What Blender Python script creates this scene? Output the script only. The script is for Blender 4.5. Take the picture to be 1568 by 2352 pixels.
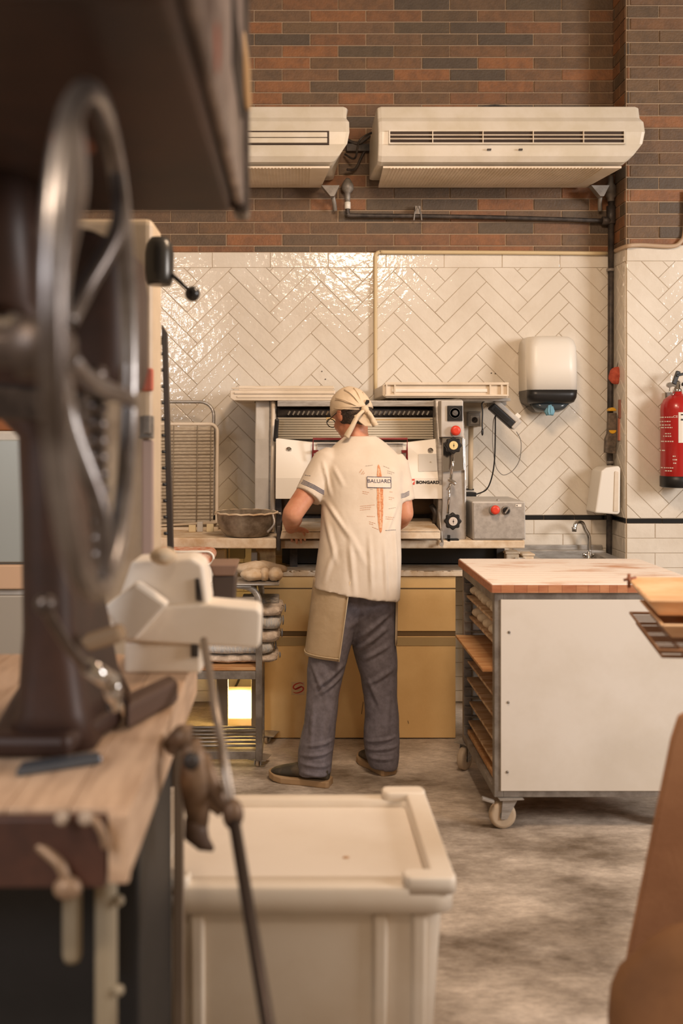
import bpy, bmesh, math, random
from mathutils import Vector, Matrix, Euler
from mathutils.bvhtree import BVHTree
for o in list(bpy.data.objects): bpy.data.objects.remove(o)
S = bpy.context.scene
COL = S.collection
random.seed(7)
# ---------------------------------------------------------------- camera, world, lights, exposure
F, CX, CY, H = 2200.0, 674.0, 990.0, 1.54          # focal length and vanishing point in pixels of a 1568x2352 frame, eye height
cd = bpy.data.cameras.new('camera'); cam = bpy.data.objects.new('camera', cd); COL.objects.link(cam)
cam.location = (0, 0, H); cam.rotation_euler = (math.pi/2, 0, 0)
cd.sensor_fit = 'HORIZONTAL'; cd.sensor_width = 24; cd.lens = F/1568*24
cd.shift_x = (784-CX)/1568; cd.shift_y = -(1176-CY)/1568
cd.clip_start = .05; cd.dof.use_dof = True; cd.dof.focus_distance = 4.75; cd.dof.aperture_fstop = 1.9
S.camera = cam
S.view_settings.view_transform = 'Standard'; S.view_settings.look = 'None'; S.view_settings.gamma = 1
S.view_settings.use_curve_mapping = False; S.view_settings.exposure = -0.05
w = bpy.data.worlds.new('world'); S.world = w; w.use_nodes = True
bg = w.node_tree.nodes['Background']; bg.inputs[0].default_value = (1, .69, .44, 1); bg.inputs[1].default_value = .34
def area(name, loc, target, size, power, color, sy=None):
    l = bpy.data.lights.new(name, 'AREA'); l.energy = power; l.color = color; l.size = size
    if sy: l.shape = 'RECTANGLE'; l.size_y = sy
    o = bpy.data.objects.new(name, l); COL.objects.link(o); o.location = loc
    o.rotation_euler = (Vector(target)-Vector(loc)).to_track_quat('-Z', 'Y').to_euler(); return o
area('shop_window_light', (5.2, 1.1, 2.5), (.5, 4.7, 1.0), 1.5, 200, (1, .95, .93))
area('side_window_light', (-1.9, -.6, 2.5), (-.1, 1.8, 1.0), .7, 34, (.90, .93, 1))
area('ceiling_lamp_light', (-1.2, .2, 2.9), (-.3, 5, 1.5), .18, 28, (1, .79, .60))
area('ceiling_lamp_light.001', (.35, -.3, 3.7), (.5, 5, 1.2), .24, 18, (1, .79, .60))
area('warm_fill_light', (.6, 2.75, 3.05), (.45, 4.6, .5), .5, 42, (1, .73, .52))  # added warm fill, out of view, to brighten the counter cabinet's front
# ---------------------------------------------------------------- helpers
def X(px, Y): return (px-CX)*Y/F
def Z(py, Y): return H-(py-CY)*Y/F
def P(px, py, Y): return Vector((X(px, Y), Y, Z(py, Y)))
def lin(c):
    return tuple((v/255/12.92 if v/255 <= .04045 else ((v/255+.055)/1.055)**2.4) for v in c)+(1,)
MATS = {}
def pm(name, col, rough=.5, metal=0, col2=None, ns=8, bump=0, bs=40, coat=0, emit=None, es=0, trans=0, ramp=(.4, .62), stretch=None, objrand=None, spec=None):
    if name in MATS: return MATS[name]
    m = bpy.data.materials.new(name); m.use_nodes = True; MATS[name] = m
    nt = m.node_tree; b = nt.nodes['Principled BSDF']
    b.inputs['Base Color'].default_value = lin(col); b.inputs['Roughness'].default_value = rough
    b.inputs['Metallic'].default_value = metal
    if coat: b.inputs['Coat Weight'].default_value = coat; b.inputs['Coat Roughness'].default_value = .05
    if trans: b.inputs['Transmission Weight'].default_value = trans
    if spec is not None: b.inputs['Specular IOR Level'].default_value = spec
    if emit: b.inputs['Emission Color'].default_value = lin(emit); b.inputs['Emission Strength'].default_value = es
    tc = nt.nodes.new('ShaderNodeTexCoord'); src = tc.outputs['Object']
    if stretch:
        mp = nt.nodes.new('ShaderNodeMapping'); mp.inputs['Scale'].default_value = stretch
        nt.links.new(src, mp.inputs['Vector']); src = mp.outputs['Vector']
    if objrand:
        oi = nt.nodes.new('ShaderNodeObjectInfo'); r = nt.nodes.new('ShaderNodeValToRGB'); r.color_ramp.interpolation = 'CONSTANT'
        el = r.color_ramp.elements
        while len(el) > 1: el.remove(el[-1])
        el[0].position = 0; el[0].color = lin(objrand[0])
        for i, c in enumerate(objrand[1:]):
            e = el.new((i+1)/len(objrand)); e.color = lin(c)
        nt.links.new(oi.outputs['Random'], r.inputs[0]); base = r.outputs[0]
    else: base = None
    if col2:
        n = nt.nodes.new('ShaderNodeTexNoise'); n.inputs['Scale'].default_value = ns; n.inputs['Detail'].default_value = 7; n.inputs['Roughness'].default_value = .62
        nt.links.new(src, n.inputs['Vector'])
        r = nt.nodes.new('ShaderNodeValToRGB'); r.color_ramp.elements[0].position = ramp[0]; r.color_ramp.elements[1].position = ramp[1]
        nt.links.new(n.outputs['Fac'], r.inputs[0])
        mx = nt.nodes.new('ShaderNodeMix'); mx.data_type = 'RGBA'
        nt.links.new(r.outputs[0], mx.inputs[0])
        mx.inputs[6].default_value = lin(col); mx.inputs[7].default_value = lin(col2)
        if base: 
            nt.links.new(base, mx.inputs[6])
            mt = nt.nodes.new('ShaderNodeMath'); mt.operation = 'MULTIPLY'; mt.inputs[1].default_value = .35
            nt.links.new(r.outputs[0], mt.inputs[0]); nt.links.new(mt.outputs[0], mx.inputs[0])
        nt.links.new(mx.outputs[2], b.inputs['Base Color'])
    elif base: nt.links.new(base, b.inputs['Base Color'])
    if bump:
        n = nt.nodes.new('ShaderNodeTexNoise'); n.inputs['Scale'].default_value = bs; n.inputs['Detail'].default_value = 3
        bp = nt.nodes.new('ShaderNodeBump'); bp.inputs['Strength'].default_value = bump; bp.inputs['Distance'].default_value = .01
        nt.links.new(src, n.inputs['Vector']); nt.links.new(n.outputs['Fac'], bp.inputs['Height']); nt.links.new(bp.outputs[0], b.inputs['Normal'])
    return m
class MB:
    def __init__(s): s.v = []; s.f = []; s.mi = []; s.sm = []
    def add(s, vs, fs, mi=0, smooth=False):
        k = len(s.v); s.v += [Vector(v) for v in vs]
        for f in fs: s.f.append([i+k for i in f]); s.mi.append(mi); s.sm.append(smooth)
        return s
    def box(s, x0, x1, y0, y1, z0, z1, mi=0):
        vs = [(x, y, z) for x in (x0, x1) for y in (y0, y1) for z in (z0, z1)]
        return s.add(vs, [(0, 1, 3, 2), (4, 6, 7, 5), (0, 4, 5, 1), (2, 3, 7, 6), (0, 2, 6, 4), (1, 5, 7, 3)], mi)
    def rbox(s, c, d, R=None, mi=0):
        R = R or Matrix.Identity(3); c = Vector(c)
        vs = [c+R@Vector((x*d[0]/2, y*d[1]/2, z*d[2]/2)) for x in (-1, 1) for y in (-1, 1) for z in (-1, 1)]
        return s.add(vs, [(0, 1, 3, 2), (4, 6, 7, 5), (0, 4, 5, 1), (2, 3, 7, 6), (0, 2, 6, 4), (1, 5, 7, 3)], mi)
    def loft(s, rings, mi=0, smooth=True, caps=True, closed=True):
        n = len(rings[0]); vs = [p for r in rings for p in r]; fs = []
        for i in range(len(rings)-1):
            for j in range(n if closed else n-1):
                k = (j+1) % n; fs.append((i*n+j, i*n+k, (i+1)*n+k, (i+1)*n+j))
        s.add(vs, fs, mi, smooth)
        if caps:
            k = len(s.v)-len(vs)
            s.f.append([k+j for j in range(n)][::-1]); s.f.append([k+(len(rings)-1)*n+j for j in range(n)])
            s.mi += [mi, mi]; s.sm += [False, False]
        return s
    def tube(s, pts, r, n=12, mi=0, closed=False, caps=True):
        pts = [Vector(p) for p in pts]; N = len(pts); rr = r if isinstance(r, (list, tuple)) else [r]*N
        rings = []; up = None
        for i, p in enumerate(pts):
            a = pts[i-1] if (i or closed) else pts[0]; b = pts[(i+1) % N] if (i < N-1 or closed) else pts[-1]
            t = (b-a).normalized()
            if up is None:
                up = Vector((0, 0, 1)) if abs(t.z) < .9 else Vector((1, 0, 0))
            u = (up-t*up.dot(t)).normalized(); up = u; q = t.cross(u)
            rings.append([p+(u*math.cos(2*math.pi*k/n)+q*math.sin(2*math.pi*k/n))*rr[i] for k in range(n)])
        if closed: rings.append(rings[0]); caps = False
        return s.loft(rings, mi, True, caps)
    def lathe(s, o, ax, prof, n=24, mi=0, smooth=True):
        o = Vector(o); ax = Vector(ax).normalized(); u = Vector((0, 0, 1)) if abs(ax.z) < .9 else Vector((1, 0, 0))
        u = (u-ax*u.dot(ax)).normalized(); q = ax.cross(u)
        return s.loft([[o+ax*h+(u*math.cos(2*math.pi*k/n)+q*math.sin(2*math.pi*k/n))*max(r, 1e-5) for k in range(n)] for r, h in prof], mi, smooth, True)
    def ell(s, c, r, R=None, n=20, m=12, mi=0):
        R = R or Matrix.Identity(3); c = Vector(c)
        return s.loft([[c+R@Vector((r[0]*math.sin(t)*math.cos(2*math.pi*k/n), r[1]*math.sin(t)*math.sin(2*math.pi*k/n), r[2]*math.cos(t))) for k in range(n)]
                       for t in [max(.02, min(math.pi-.02, math.pi*i/m)) for i in range(m+1)]], mi, True, True)
    def prism(s, pts, off, mi=0):
        pts = [Vector(p) for p in pts]; off = Vector(off); n = len(pts)
        return s.add(pts+[p+off for p in pts], [list(range(n))[::-1], list(range(n, 2*n))]+[(i, (i+1) % n, n+(i+1) % n, n+i) for i in range(n)], mi)
def me_of(name, mb, mats, off=Vector((0, 0, 0))):
    me = bpy.data.meshes.new(name); me.from_pydata([v-off for v in mb.v], [], mb.f)
    for m in (mats if isinstance(mats, (list, tuple)) else [mats]): me.materials.append(m)
    me.polygons.foreach_set('material_index', mb.mi); me.polygons.foreach_set('use_smooth', mb.sm)
    me.update(); return me
ORG = {}
def props(o, label=None, cat=None, group=None, kind=None):
    for k, v in (('label', label), ('category', cat), ('group', group), ('kind', kind)):
        if v: o[k] = v
def link(o, parent=None):
    COL.objects.link(o)
    if parent is not None: o.parent = parent
    return o
def T(name, label, cat, loc=(0, 0, 0), group=None):
    o = bpy.data.objects.new(name, None); o.empty_display_size = .1; o.location = loc; link(o); props(o, label, cat, group)
    ORG[o.name] = Vector(loc); return o
def obj(name, mb, mats, parent=None, bev=0, seg=2, label=None, kind=None):
    """one mesh object; parent given: a part (vertices are authored in world space)"""
    if parent is not None: off = ORG[parent.name]
    else:
        xs = [v.x for v in mb.v]; ys = [v.y for v in mb.v]; zs = [v.z for v in mb.v]
        off = Vector(((min(xs)+max(xs))/2, (min(ys)+max(ys))/2, min(zs)))
    o = bpy.data.objects.new(name, me_of(name, mb, mats, off))
    if parent is None: o.location = off
    ORG[o.name] = off
    link(o, parent); props(o, label, None, None, kind)
    if bev:
        b = o.modifiers.new('bevel', 'BEVEL'); b.width = bev; b.segments = seg; b.limit_method = 'ANGLE'; b.angle_limit = .6
    return o
def one(name, mb, mats, label, cat, group=None, bev=0, seg=2, kind=None):
    o = obj(name, mb, mats, None, bev, seg); props(o, label, cat, group, kind); return o
def copy_tree(o, parent=None, loc=None):
    c = o.copy(); COL.objects.link(c)
    if parent is not None: c.parent = parent
    if loc is not None: c.location = loc
    for ch in [x for x in o.children]: copy_tree(ch, c)
    ORG[c.name] = Vector(c.location) if parent is None else ORG[o.name]
    return c
def arc(c, r, a0, a1, n, ax=(1, 0, 0), ay=(0, 0, 1)):
    c = Vector(c); ax = Vector(ax); ay = Vector(ay)
    return [c+ax*r*math.cos(a0+(a1-a0)*i/n)+ay*r*math.sin(a0+(a1-a0)*i/n) for i in range(n+1)]
def spline(pts, n=8):
    pts = [Vector(p) for p in pts]; out = []
    for i in range(len(pts)-1):
        p0 = pts[max(i-1, 0)]; p1 = pts[i]; p2 = pts[i+1]; p3 = pts[min(i+2, len(pts)-1)]
        for k in range(n):
            t = k/n
            out.append(.5*((2*p1)+(p2-p0)*t+(2*p0-5*p1+4*p2-p3)*t*t+(3*p1-p0-3*p2+p3)*t**3))
    return out+[pts[-1]]
def rrect(cx, cy, a, b, r, z, n=5):
    out = []
    for qx, qy, s in ((1, 1, 0), (-1, 1, 1), (-1, -1, 2), (1, -1, 3)):
        for k in range(n+1):
            t = math.pi/2*(s+k/n); out.append(Vector((cx+qx*(a-r)+r*math.cos(t), cy+qy*(b-r)+r*math.sin(t), z)))
    return out
def text2d(s, size, bold=0, sx=1):
    cu = bpy.data.curves.new('txt', 'FONT'); cu.body = s; cu.size = size; cu.align_x = 'CENTER'; cu.align_y = 'CENTER'; cu.offset = bold; cu.resolution_u = 3
    o = bpy.data.objects.new('txt', cu); COL.objects.link(o); bpy.context.view_layer.update()
    me = bpy.data.meshes.new_from_object(o.evaluated_get(bpy.context.evaluated_depsgraph_get()))
    vs = [(v.co.x*sx, v.co.y) for v in me.vertices]; fs = [list(p.vertices) for p in me.polygons]
    bpy.data.objects.remove(o); bpy.data.curves.remove(cu); bpy.data.meshes.remove(me); return vs, fs
def flat_text(s, c, size, mat, parent, bold=0, sx=1, name='lettering', nrm=None):
    vs, fs = text2d(s, size, bold, sx); c = Vector(c); mb = MB()
    up = Vector((0, 0, 1)) if nrm is None else Vector(nrm)
    mb.add([c+Vector((x, 0, 0))+up*y for x, y in vs], fs); return obj(name, mb, mat, parent)
def modbake(o):
    bpy.context.view_layer.update()
    me = bpy.data.meshes.new_from_object(o.evaluated_get(bpy.context.evaluated_depsgraph_get()))
    o.modifiers.clear(); o.data = me; me.polygons.foreach_set('use_smooth', [True]*len(me.polygons)); return o
def tex(name, size, depth=2):
    t = bpy.data.textures.new(name, 'CLOUDS'); t.noise_scale = size; t.noise_depth = depth; return t
def remesh(o, vox, smooth=4, disp=None):
    r = o.modifiers.new('r', 'REMESH'); r.mode = 'VOXEL'; r.voxel_size = vox
    s = o.modifiers.new('s', 'SMOOTH'); s.factor = .5; s.iterations = smooth
    for (t, st) in (disp or []):
        d = o.modifiers.new('d', 'DISPLACE'); d.texture = t; d.strength = st; d.mid_level = .5; d.texture_coords = 'LOCAL'
    return modbake(o)
# ---------------------------------------------------------------- materials
M_tile = pm('white_glazed_tile', (232, 224, 210), .05, bump=.34, bs=26, col2=(220, 210, 194), ns=2.5, spec=.5)
M_grout = pm('tile_grout', (196, 176, 148), .9, bump=.2, bs=300)
M_brick = pm('brown_brick', (120, 80, 58), .62, col2=(66, 56, 46), ns=18, bump=.35, bs=90,
             objrand=[(118, 90, 66), (102, 82, 62), (124, 90, 62), (90, 76, 62), (114, 86, 60), (144, 96, 60), (108, 84, 62), (130, 90, 60), (96, 80, 62), (112, 88, 64)])
M_mortar = pm('brick_mortar', (172, 148, 122), .9, bump=.3, bs=200)
M_black = pm('black_glazed_tile', (30, 32, 34), .2)
M_cream = pm('cream_plastic', (228, 214, 194), .42, col2=(212, 196, 172), ns=3)
M_white = pm('white_plastic', (234, 228, 216), .38)
M_whitem = pm('white_painted_metal', (218, 210, 196), .35, col2=(206, 196, 176), ns=4)
M_steel = pm('brushed_steel', (186, 182, 176), .38, .5, col2=(158, 152, 144), ns=12, stretch=(1, 1, 6))
M_steeld = pm('dull_steel', (146, 140, 132), .5, .3, col2=(118, 110, 102), ns=14)
M_chrome = pm('chrome', (205, 202, 198), .12, 1)
M_dark = pm('dark_grey_metal', (52, 48, 46), .5, .3, col2=(80, 72, 66), ns=20)
M_blk = pm('black_plastic', (26, 25, 25), .4)
M_grey = pm('grey_plastic', (140, 134, 126), .5)
M_lgrey = pm('light_grey_enamel', (198, 193, 185), .42, col2=(182, 176, 167), ns=5)
M_red = pm('red_plastic', (216, 66, 44), .4)
M_dred = pm('dark_red_metal', (128, 34, 34), .4)
M_ply = pm('beige_panel', (232, 196, 136), .5, col2=(222, 184, 124), ns=2.5, bump=.05, bs=60)
M_flour = pm('floury_surface', (228, 212, 188), .85, col2=(200, 172, 136), ns=9, bump=.15, bs=60)
M_linen = pm('floury_linen', (176, 168, 156), .9, col2=(120, 116, 112), ns=26, bump=.6, bs=70, stretch=(1, 3, 3))
M_dough = pm('floury_dough', (226, 208, 178), .8, col2=(206, 180, 142), ns=14, bump=.4, bs=30)
M_wood = pm('board_wood', (176, 122, 74), .6, col2=(206, 164, 116), ns=5, stretch=(1, 9, 9), bump=.1, bs=60)
# ---------------------------------------------------------------- the room
M_floor = pm('dusty_concrete', (112, 98, 82), .62, col2=(214, 202, 188), ns=1.5, ramp=(.38, .60), stretch=(1, 1.7, 1), bump=.15, bs=25)
def _floor_grain(m):
    nt = m.node_tree; b = nt.nodes['Principled BSDF']; src = b.inputs['Base Color'].links[0].from_socket
    tc = nt.nodes.new('ShaderNodeTexCoord')
    n = nt.nodes.new('ShaderNodeTexNoise'); n.inputs['Scale'].default_value = 45; n.inputs['Detail'].default_value = 8; n.inputs['Roughness'].default_value = .75
    mp = nt.nodes.new('ShaderNodeMapping'); mp.inputs['Scale'].default_value = (.6, 1.6, 1)
    nt.links.new(tc.outputs['Object'], mp.inputs[0]); nt.links.new(mp.outputs[0], n.inputs['Vector'])
    r = nt.nodes.new('ShaderNodeValToRGB'); r.color_ramp.elements[0].position = .38; r.color_ramp.elements[0].color = (.72, .70, .68, 1)
    r.color_ramp.elements[1].position = .68; r.color_ramp.elements[1].color = (1.15, 1.15, 1.13, 1)
    mx = nt.nodes.new('ShaderNodeMix'); mx.data_type = 'RGBA'; mx.blend_type = 'MULTIPLY'; mx.inputs[0].default_value = 1
    nt.links.new(n.outputs['Fac'], r.inputs[0]); nt.links.new(src, mx.inputs[6]); nt.links.new(r.outputs[0], mx.inputs[7]); nt.links.new(mx.outputs[2], b.inputs['Base Color'])
_floor_grain(M_floor)
YW, YP, XP = 5.45, 5.24, 1.818            # back wall, pillar face, pillar's left edge
ZT = Z(580, YW)                           # top of the tiling
ZB0, ZB1 = Z(1194, YW), Z(1183, YW)       # black course
SC = F/YW
floor = obj('floor', MB().box(-3.2, 4.2, -1.5, YW+.1, -.1, 0), M_floor); props(floor, kind='structure')
mb = MB(); mb.box(-3.2, XP, YW, YW+.15, 0, ZT, 0); mb.box(-3.2, XP, YW, YW+.15, ZT, 4.6, 1)
wall = obj('wall_back', mb, [M_grout, M_mortar]); props(wall, kind='structure')
mb = MB(); mb.box(XP, 4.2, YP, YW+.15, 0, ZT, 0); mb.box(XP, 4.2, YP, YW+.15, ZT, 4.6, 1)
pillar = obj('wall_right', mb, [M_grout, M_mortar]); props(pillar, kind='structure')
def tobk(a, b, o): return Vector((a, YW-o, b))
def topf(a, b, o): return Vector((a, YP-o, b))
def tops(a, b, o): return Vector((XP-o, a, b))
def clip(poly, x0, x1, y0, y1):
    for ax, lim, sg in ((0, x0, 1), (0, x1, -1), (1, y0, 1), (1, y1, -1)):
        out = []
        for i in range(len(poly)):
            p, q = poly[i-1], poly[i]; dp = sg*(p[ax]-lim); dq = sg*(q[ax]-lim)
            if dp*dq < 0:
                t = dp/(dp-dq); out.append((p[0]+(q[0]-p[0])*t, p[1]+(q[1]-p[1])*t))
            if dq >= 0: out.append(q)
        poly = out
        if len(poly) < 3: return []
    return poly
def area2(p): return abs(sum(p[i-1][0]*p[i][1]-p[i][0]*p[i-1][1] for i in range(len(p))))/2
def piece(name, poly, to, mat, parent, gap=.0012, h=.005, bevel=.0025, acc=None, rnd=.0008):
    cx = sum(p[0] for p in poly)/len(poly); cy = sum(p[1] for p in poly)/len(poly)
    def shr(p, d):
        n = len(p); out = []
        sa = 1 if sum(p[i-1][0]*p[i][1]-p[i][0]*p[i-1][1] for i in range(n)) > 0 else -1
        for i in range(n):
            a, b, c = Vector(p[i-1]), Vector(p[i]), Vector(p[(i+1) % n])
            e1 = (b-a).normalized(); e2 = (c-b).normalized()
            n1 = Vector((-e1.y, e1.x))*sa; n2 = Vector((-e2.y, e2.x))*sa
            m = (n1+n2); L = max(m.length, .4); m = m/L; out.append(b+m*d/max(m.dot(n1), .5))
        return out
    q = []
    for p in poly:
        if not q or (Vector(p)-Vector(q[-1])).length > .004: q.append(p)
    if len(q) > 2 and (Vector(q[0])-Vector(q[-1])).length <= .004: q.pop()
    if len(q) < 3 or area2(q) < .0002: return
    h += random.uniform(-rnd, rnd)
    tx, ty = random.gauss(0, .0035), random.gauss(0, .0035)
    A = shr(q, gap); B = shr(q, gap); Cc = shr(q, gap+bevel); n = len(q)
    vs = [to(p.x, p.y, -.004) for p in A]+[to(p.x, p.y, h-bevel*.6) for p in B]+[to(p.x, p.y, h+(p.x-cx)*tx+(p.y-cy)*ty) for p in Cc]
    fs = [list(range(2*n, 3*n))]
    for r in (0, 1):
        for i in range(n): j = (i+1) % n; fs.append((r*n+i, r*n+j, (r+1)*n+j, (r+1)*n+i))
    if acc is not None: acc.add(vs, fs); return
    m = MB().add(vs, fs); return obj(name, m, mat, parent)
def herring(x0, x1, y0, y1, ox, oy, to, parent, vis, wt=.083, n=4):
    acc = MB(); c = math.sqrt(.5)*wt
    for k in range(-60, 60):
        for m in range(-8, 9):
            a, b = k+m*n, k-m*n
            for (u0, v0, u1, v1) in ((0, 0, n, 1), (n, -(n-1), n+1, 1)):
                pts = [(u0+a, v0+b), (u1+a, v0+b), (u1+a, v1+b), (u0+a, v1+b)]
                w2 = [(ox+(u-v)*c, oy+(u+v)*c) for u, v in pts]
                p = clip(w2, x0, x1, y0, y1)
                if len(p) < 3 or area2(p) < .0004: continue
                mx = max(q[0] for q in p)
                piece('tile', p, to, M_tile, parent, acc=None if vis(p) else acc)
    if acc.v: obj('tile', acc, M_tile, parent, kind='stuff')
def courses(name, x0, x1, y0, y1, L, hh, off, to, mat, parent, vis, top_down=True, gap=.0012, h=.005, stag=.5, bevel=.0025, phase0=0, rnd=.0008, accn=None):
    acc = MB(); r = 0; y = y1
    while y > y0+.004:
        yb = max(y-hh, y0); x = x0-L*2+((off+stag*L*((r+phase0) % 2)-x0) % L)
        while x < x1:
            p = clip([(x, yb), (x+L, yb), (x+L, y), (x, y)], x0, x1, y0, y1)
            if len(p) > 2: piece(name, p, to, mat, parent, gap=gap, h=h, bevel=bevel, rnd=rnd, acc=None if vis(p) else acc)
            x += L
        y = yb; r += 1
    if acc.v: obj(name, acc, mat, parent, kind='stuff')
XV = X(335, YW)                                          # left of this the machine hides the wall
vis = lambda p: max(q[0] for q in p) > XV
ZR = Z(615, YW); LT = 133/SC
herring(-2.2, XP-.002, ZB1, ZR, X(547.6, YW)-4*.083*math.sqrt(.5), Z(647, YW), tobk, wall, lambda p: vis(p) and max(q[1] for q in p) > ZB1)
courses('tile', -2.2, XP, ZR, ZT, LT, ZT-ZR, X(620, YW), tobk, M_tile, wall, vis)
courses('black_tile', -2.2, XP, ZB0, ZB1, 70/SC, .03, X(1248, YW), tobk, M_black, wall, lambda p: max(q[0] for q in p) > X(1100, YW), h=.006)
courses('tile', -2.2, XP, 0, ZB0, LT, .081, X(1225, YW), tobk, M_tile, wall, lambda p: max(q[0] for q in p) > X(1190, YW) and max(q[1] for q in p) > .8)
BH, BL = 27.05/SC, 128.1/SC
nrow = math.ceil((4.6-ZT)/BH); ztop = Z(565, YW)+BH*nrow
courses('brick', -2.2, XP, ZT, ztop, BL, BH, X(584, YW), tobk, M_brick, wall, lambda p: vis(p) and min(q[1] for q in p) < Z(-5, YW), gap=.0034, h=.006, bevel=.002, rnd=.0015, phase0=nrow % 2)
# the pillar: its face, and the narrow side towards the room
SP = F/YP; vp = lambda p: min(q[0] for q in p) < X(1600, YP)
herring(XP+.002, 3.4, ZB1, ZR, X(1535, YP)-8*.083*math.sqrt(.5), Z(664, YP), topf, pillar, lambda p: vp(p))
courses('tile', XP+.002, 3.4, ZR, ZT, LT, ZT-ZR, XP+.002, topf, M_tile, pillar, vp)
courses('black_tile', XP+.002, 3.4, ZB0, ZB1, 82/SP, .03, XP, topf, M_black, pillar, vp, h=.006)
courses('tile', XP+.002, 3.4, 0, ZB0, LT, .081, X(1503, YP), topf, M_tile, pillar, lambda p: vp(p) and max(q[1] for q in p) > .8)
courses('brick', XP+.002, 3.4, ZT, ztop, BL, BH, X(1512, YP), topf, M_brick, pillar, lambda p: vp(p) and min(q[1] for q in p) < Z(-5, YW), gap=.0034, h=.006, bevel=.002, rnd=.0015)
for (a, b, nm, mt, hh, st) in ((0, ZB0, 'tile', M_tile, .081, 0), (ZB0, ZB1, 'black_tile', M_black, .03, 0), (ZR, ZT, 'tile', M_tile, .1, 0)):
    courses(nm, YP+.002, YW-.008, a, b, .4, hh, YP, tops, mt, pillar, lambda p: max(q[1] for q in p) > .8, stag=st)
herring(YP+.002, YW-.008, ZB1, ZR, YP-.1, Z(1190, YP), tops, pillar, lambda p: True)
courses('brick', YP+.002, YW-.008, ZT, ztop, BL*.5, BH, YP+.09, tops, M_brick, pillar, lambda p: min(q[1] for q in p) < Z(-5, YW), gap=.0034, h=.006, bevel=.002, stag=.5)
# small screw holes left in the tiles
for px, py in ((739, 853), (747, 871), (1128, 857), (1137, 858)):
    m = MB(); m.lathe(P(px, py, YW-.0065), (0, -1, 0), [(.0035, 0), (.0035, .002), (.001, .0025)], 8); obj('screw_plug', m, M_dark, wall)
# pipework on the walls
yc = YW-.026
t1 = MB(); r0 = .011
t1.tube(spline([P(862, 900, yc), P(862, 700, yc), P(862, 600, yc), P(863, 585, yc), P(872, 579, yc), P(900, 579, yc), P(1150, 580, yc), P(1394, 582, yc)], 5), r0, 10)
one('wall_conduit', t1, pm('aged_conduit', (214, 192, 150), .5), 'cream conduit pipe running along the tile top and bending down behind the dough machine', 'pipe')
t1 = MB(); t1.tube(spline([P(1411, 577, 5.41), P(1438, 566, YP-.02), P(1470, 563, YP-.02), P(1540, 566, YP-.02), P(1562, 556, YP-.02), P(1572, 530, YP-.02), P(1574, 440, YP-.02)], 6), .012, 10)
one('wall_conduit', t1, pm('beige_pipe', (186, 160, 132), .5), 'beige conduit pipe along the top of the pillar tiles, curving upwards', 'pipe')
yd = YW-.05
dp = T('drain_pipe', 'tall dark vertical drain pipe in the corner beside the pillar', 'pipe', P(1400, 1611, yd))
m = MB(); m.tube([P(1403, 430, yd), P(1402, 800, yd), P(1398, 1300, yd), P(1396, 1605, yd)], .0165, 16); obj('pipe', m, M_dark, dp)
m = MB()
for yy in (620, 1062): m.lathe(P(1401, yy, yd), (0, 0, 1), [(.0165, -.008), (.021, -.008), (.021, .008), (.0165, .008)], 16)
obj('bracket', m, M_steeld, dp)
m = MB(); m.lathe(P(1402.5, 494, yd), (0, 0, 1), [(.017, -.05), (.025, -.05), (.025, .05), (.017, .05)], 16); m.tube([P(1402, 508, yd), P(1382, 507, yd)], .024, 12); obj('tee_fitting', m, M_dark, dp)
m = MB(); m.lathe(P(1402.5, 455, yd), (0, 0, 1), [(.016, -.02), (.02, -.015), (.02, .0), (.03, .01), (.03, .06), (.015, .085), (.015, .12)], 16); obj('trap', m, M_steeld, dp)
sp = T('condensate_pipe', 'thin dark pipe run from the left air conditioner across the bricks to the drain pipe', 'pipe', P(1000, 505, yd))
m = MB(); m.tube(spline([P(798, 462, yd), P(798, 485, yd), P(801, 493, yd), P(812, 495, yd), P(1000, 497, yd), P(1200, 501, yd), P(1384, 507, yd)], 6), .0125, 12); obj('pipe', m, M_dark, sp)
m = MB(); m.lathe(P(798, 440, yd), (0, 0, 1), [(.013, -.06), (.016, -.04), (.016, -.01), (.034, .01), (.034, .035), (.022, .06), (.01, .075)], 16); obj('valve', m, M_steeld, sp)
m = MB(); m.lathe(P(798, 472, yd), (0, 0, 1), [(.013, -.02), (.017, -.018), (.017, .018), (.013, .02)], 16); obj('white_collar', m, M_white, sp)
m = MB(); m.rbox(P(958, 485, yd+.02), (.03, .04, .05)); m.tube([P(950, 506, yd-.018), P(952, 488, yd-.018), P(960, 474, yd), P(966, 488, yd-.018), P(968, 506, yd-.018)], .004, 8); obj('pipe_clamp', m, M_steeld, sp, bev=.002)
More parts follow.
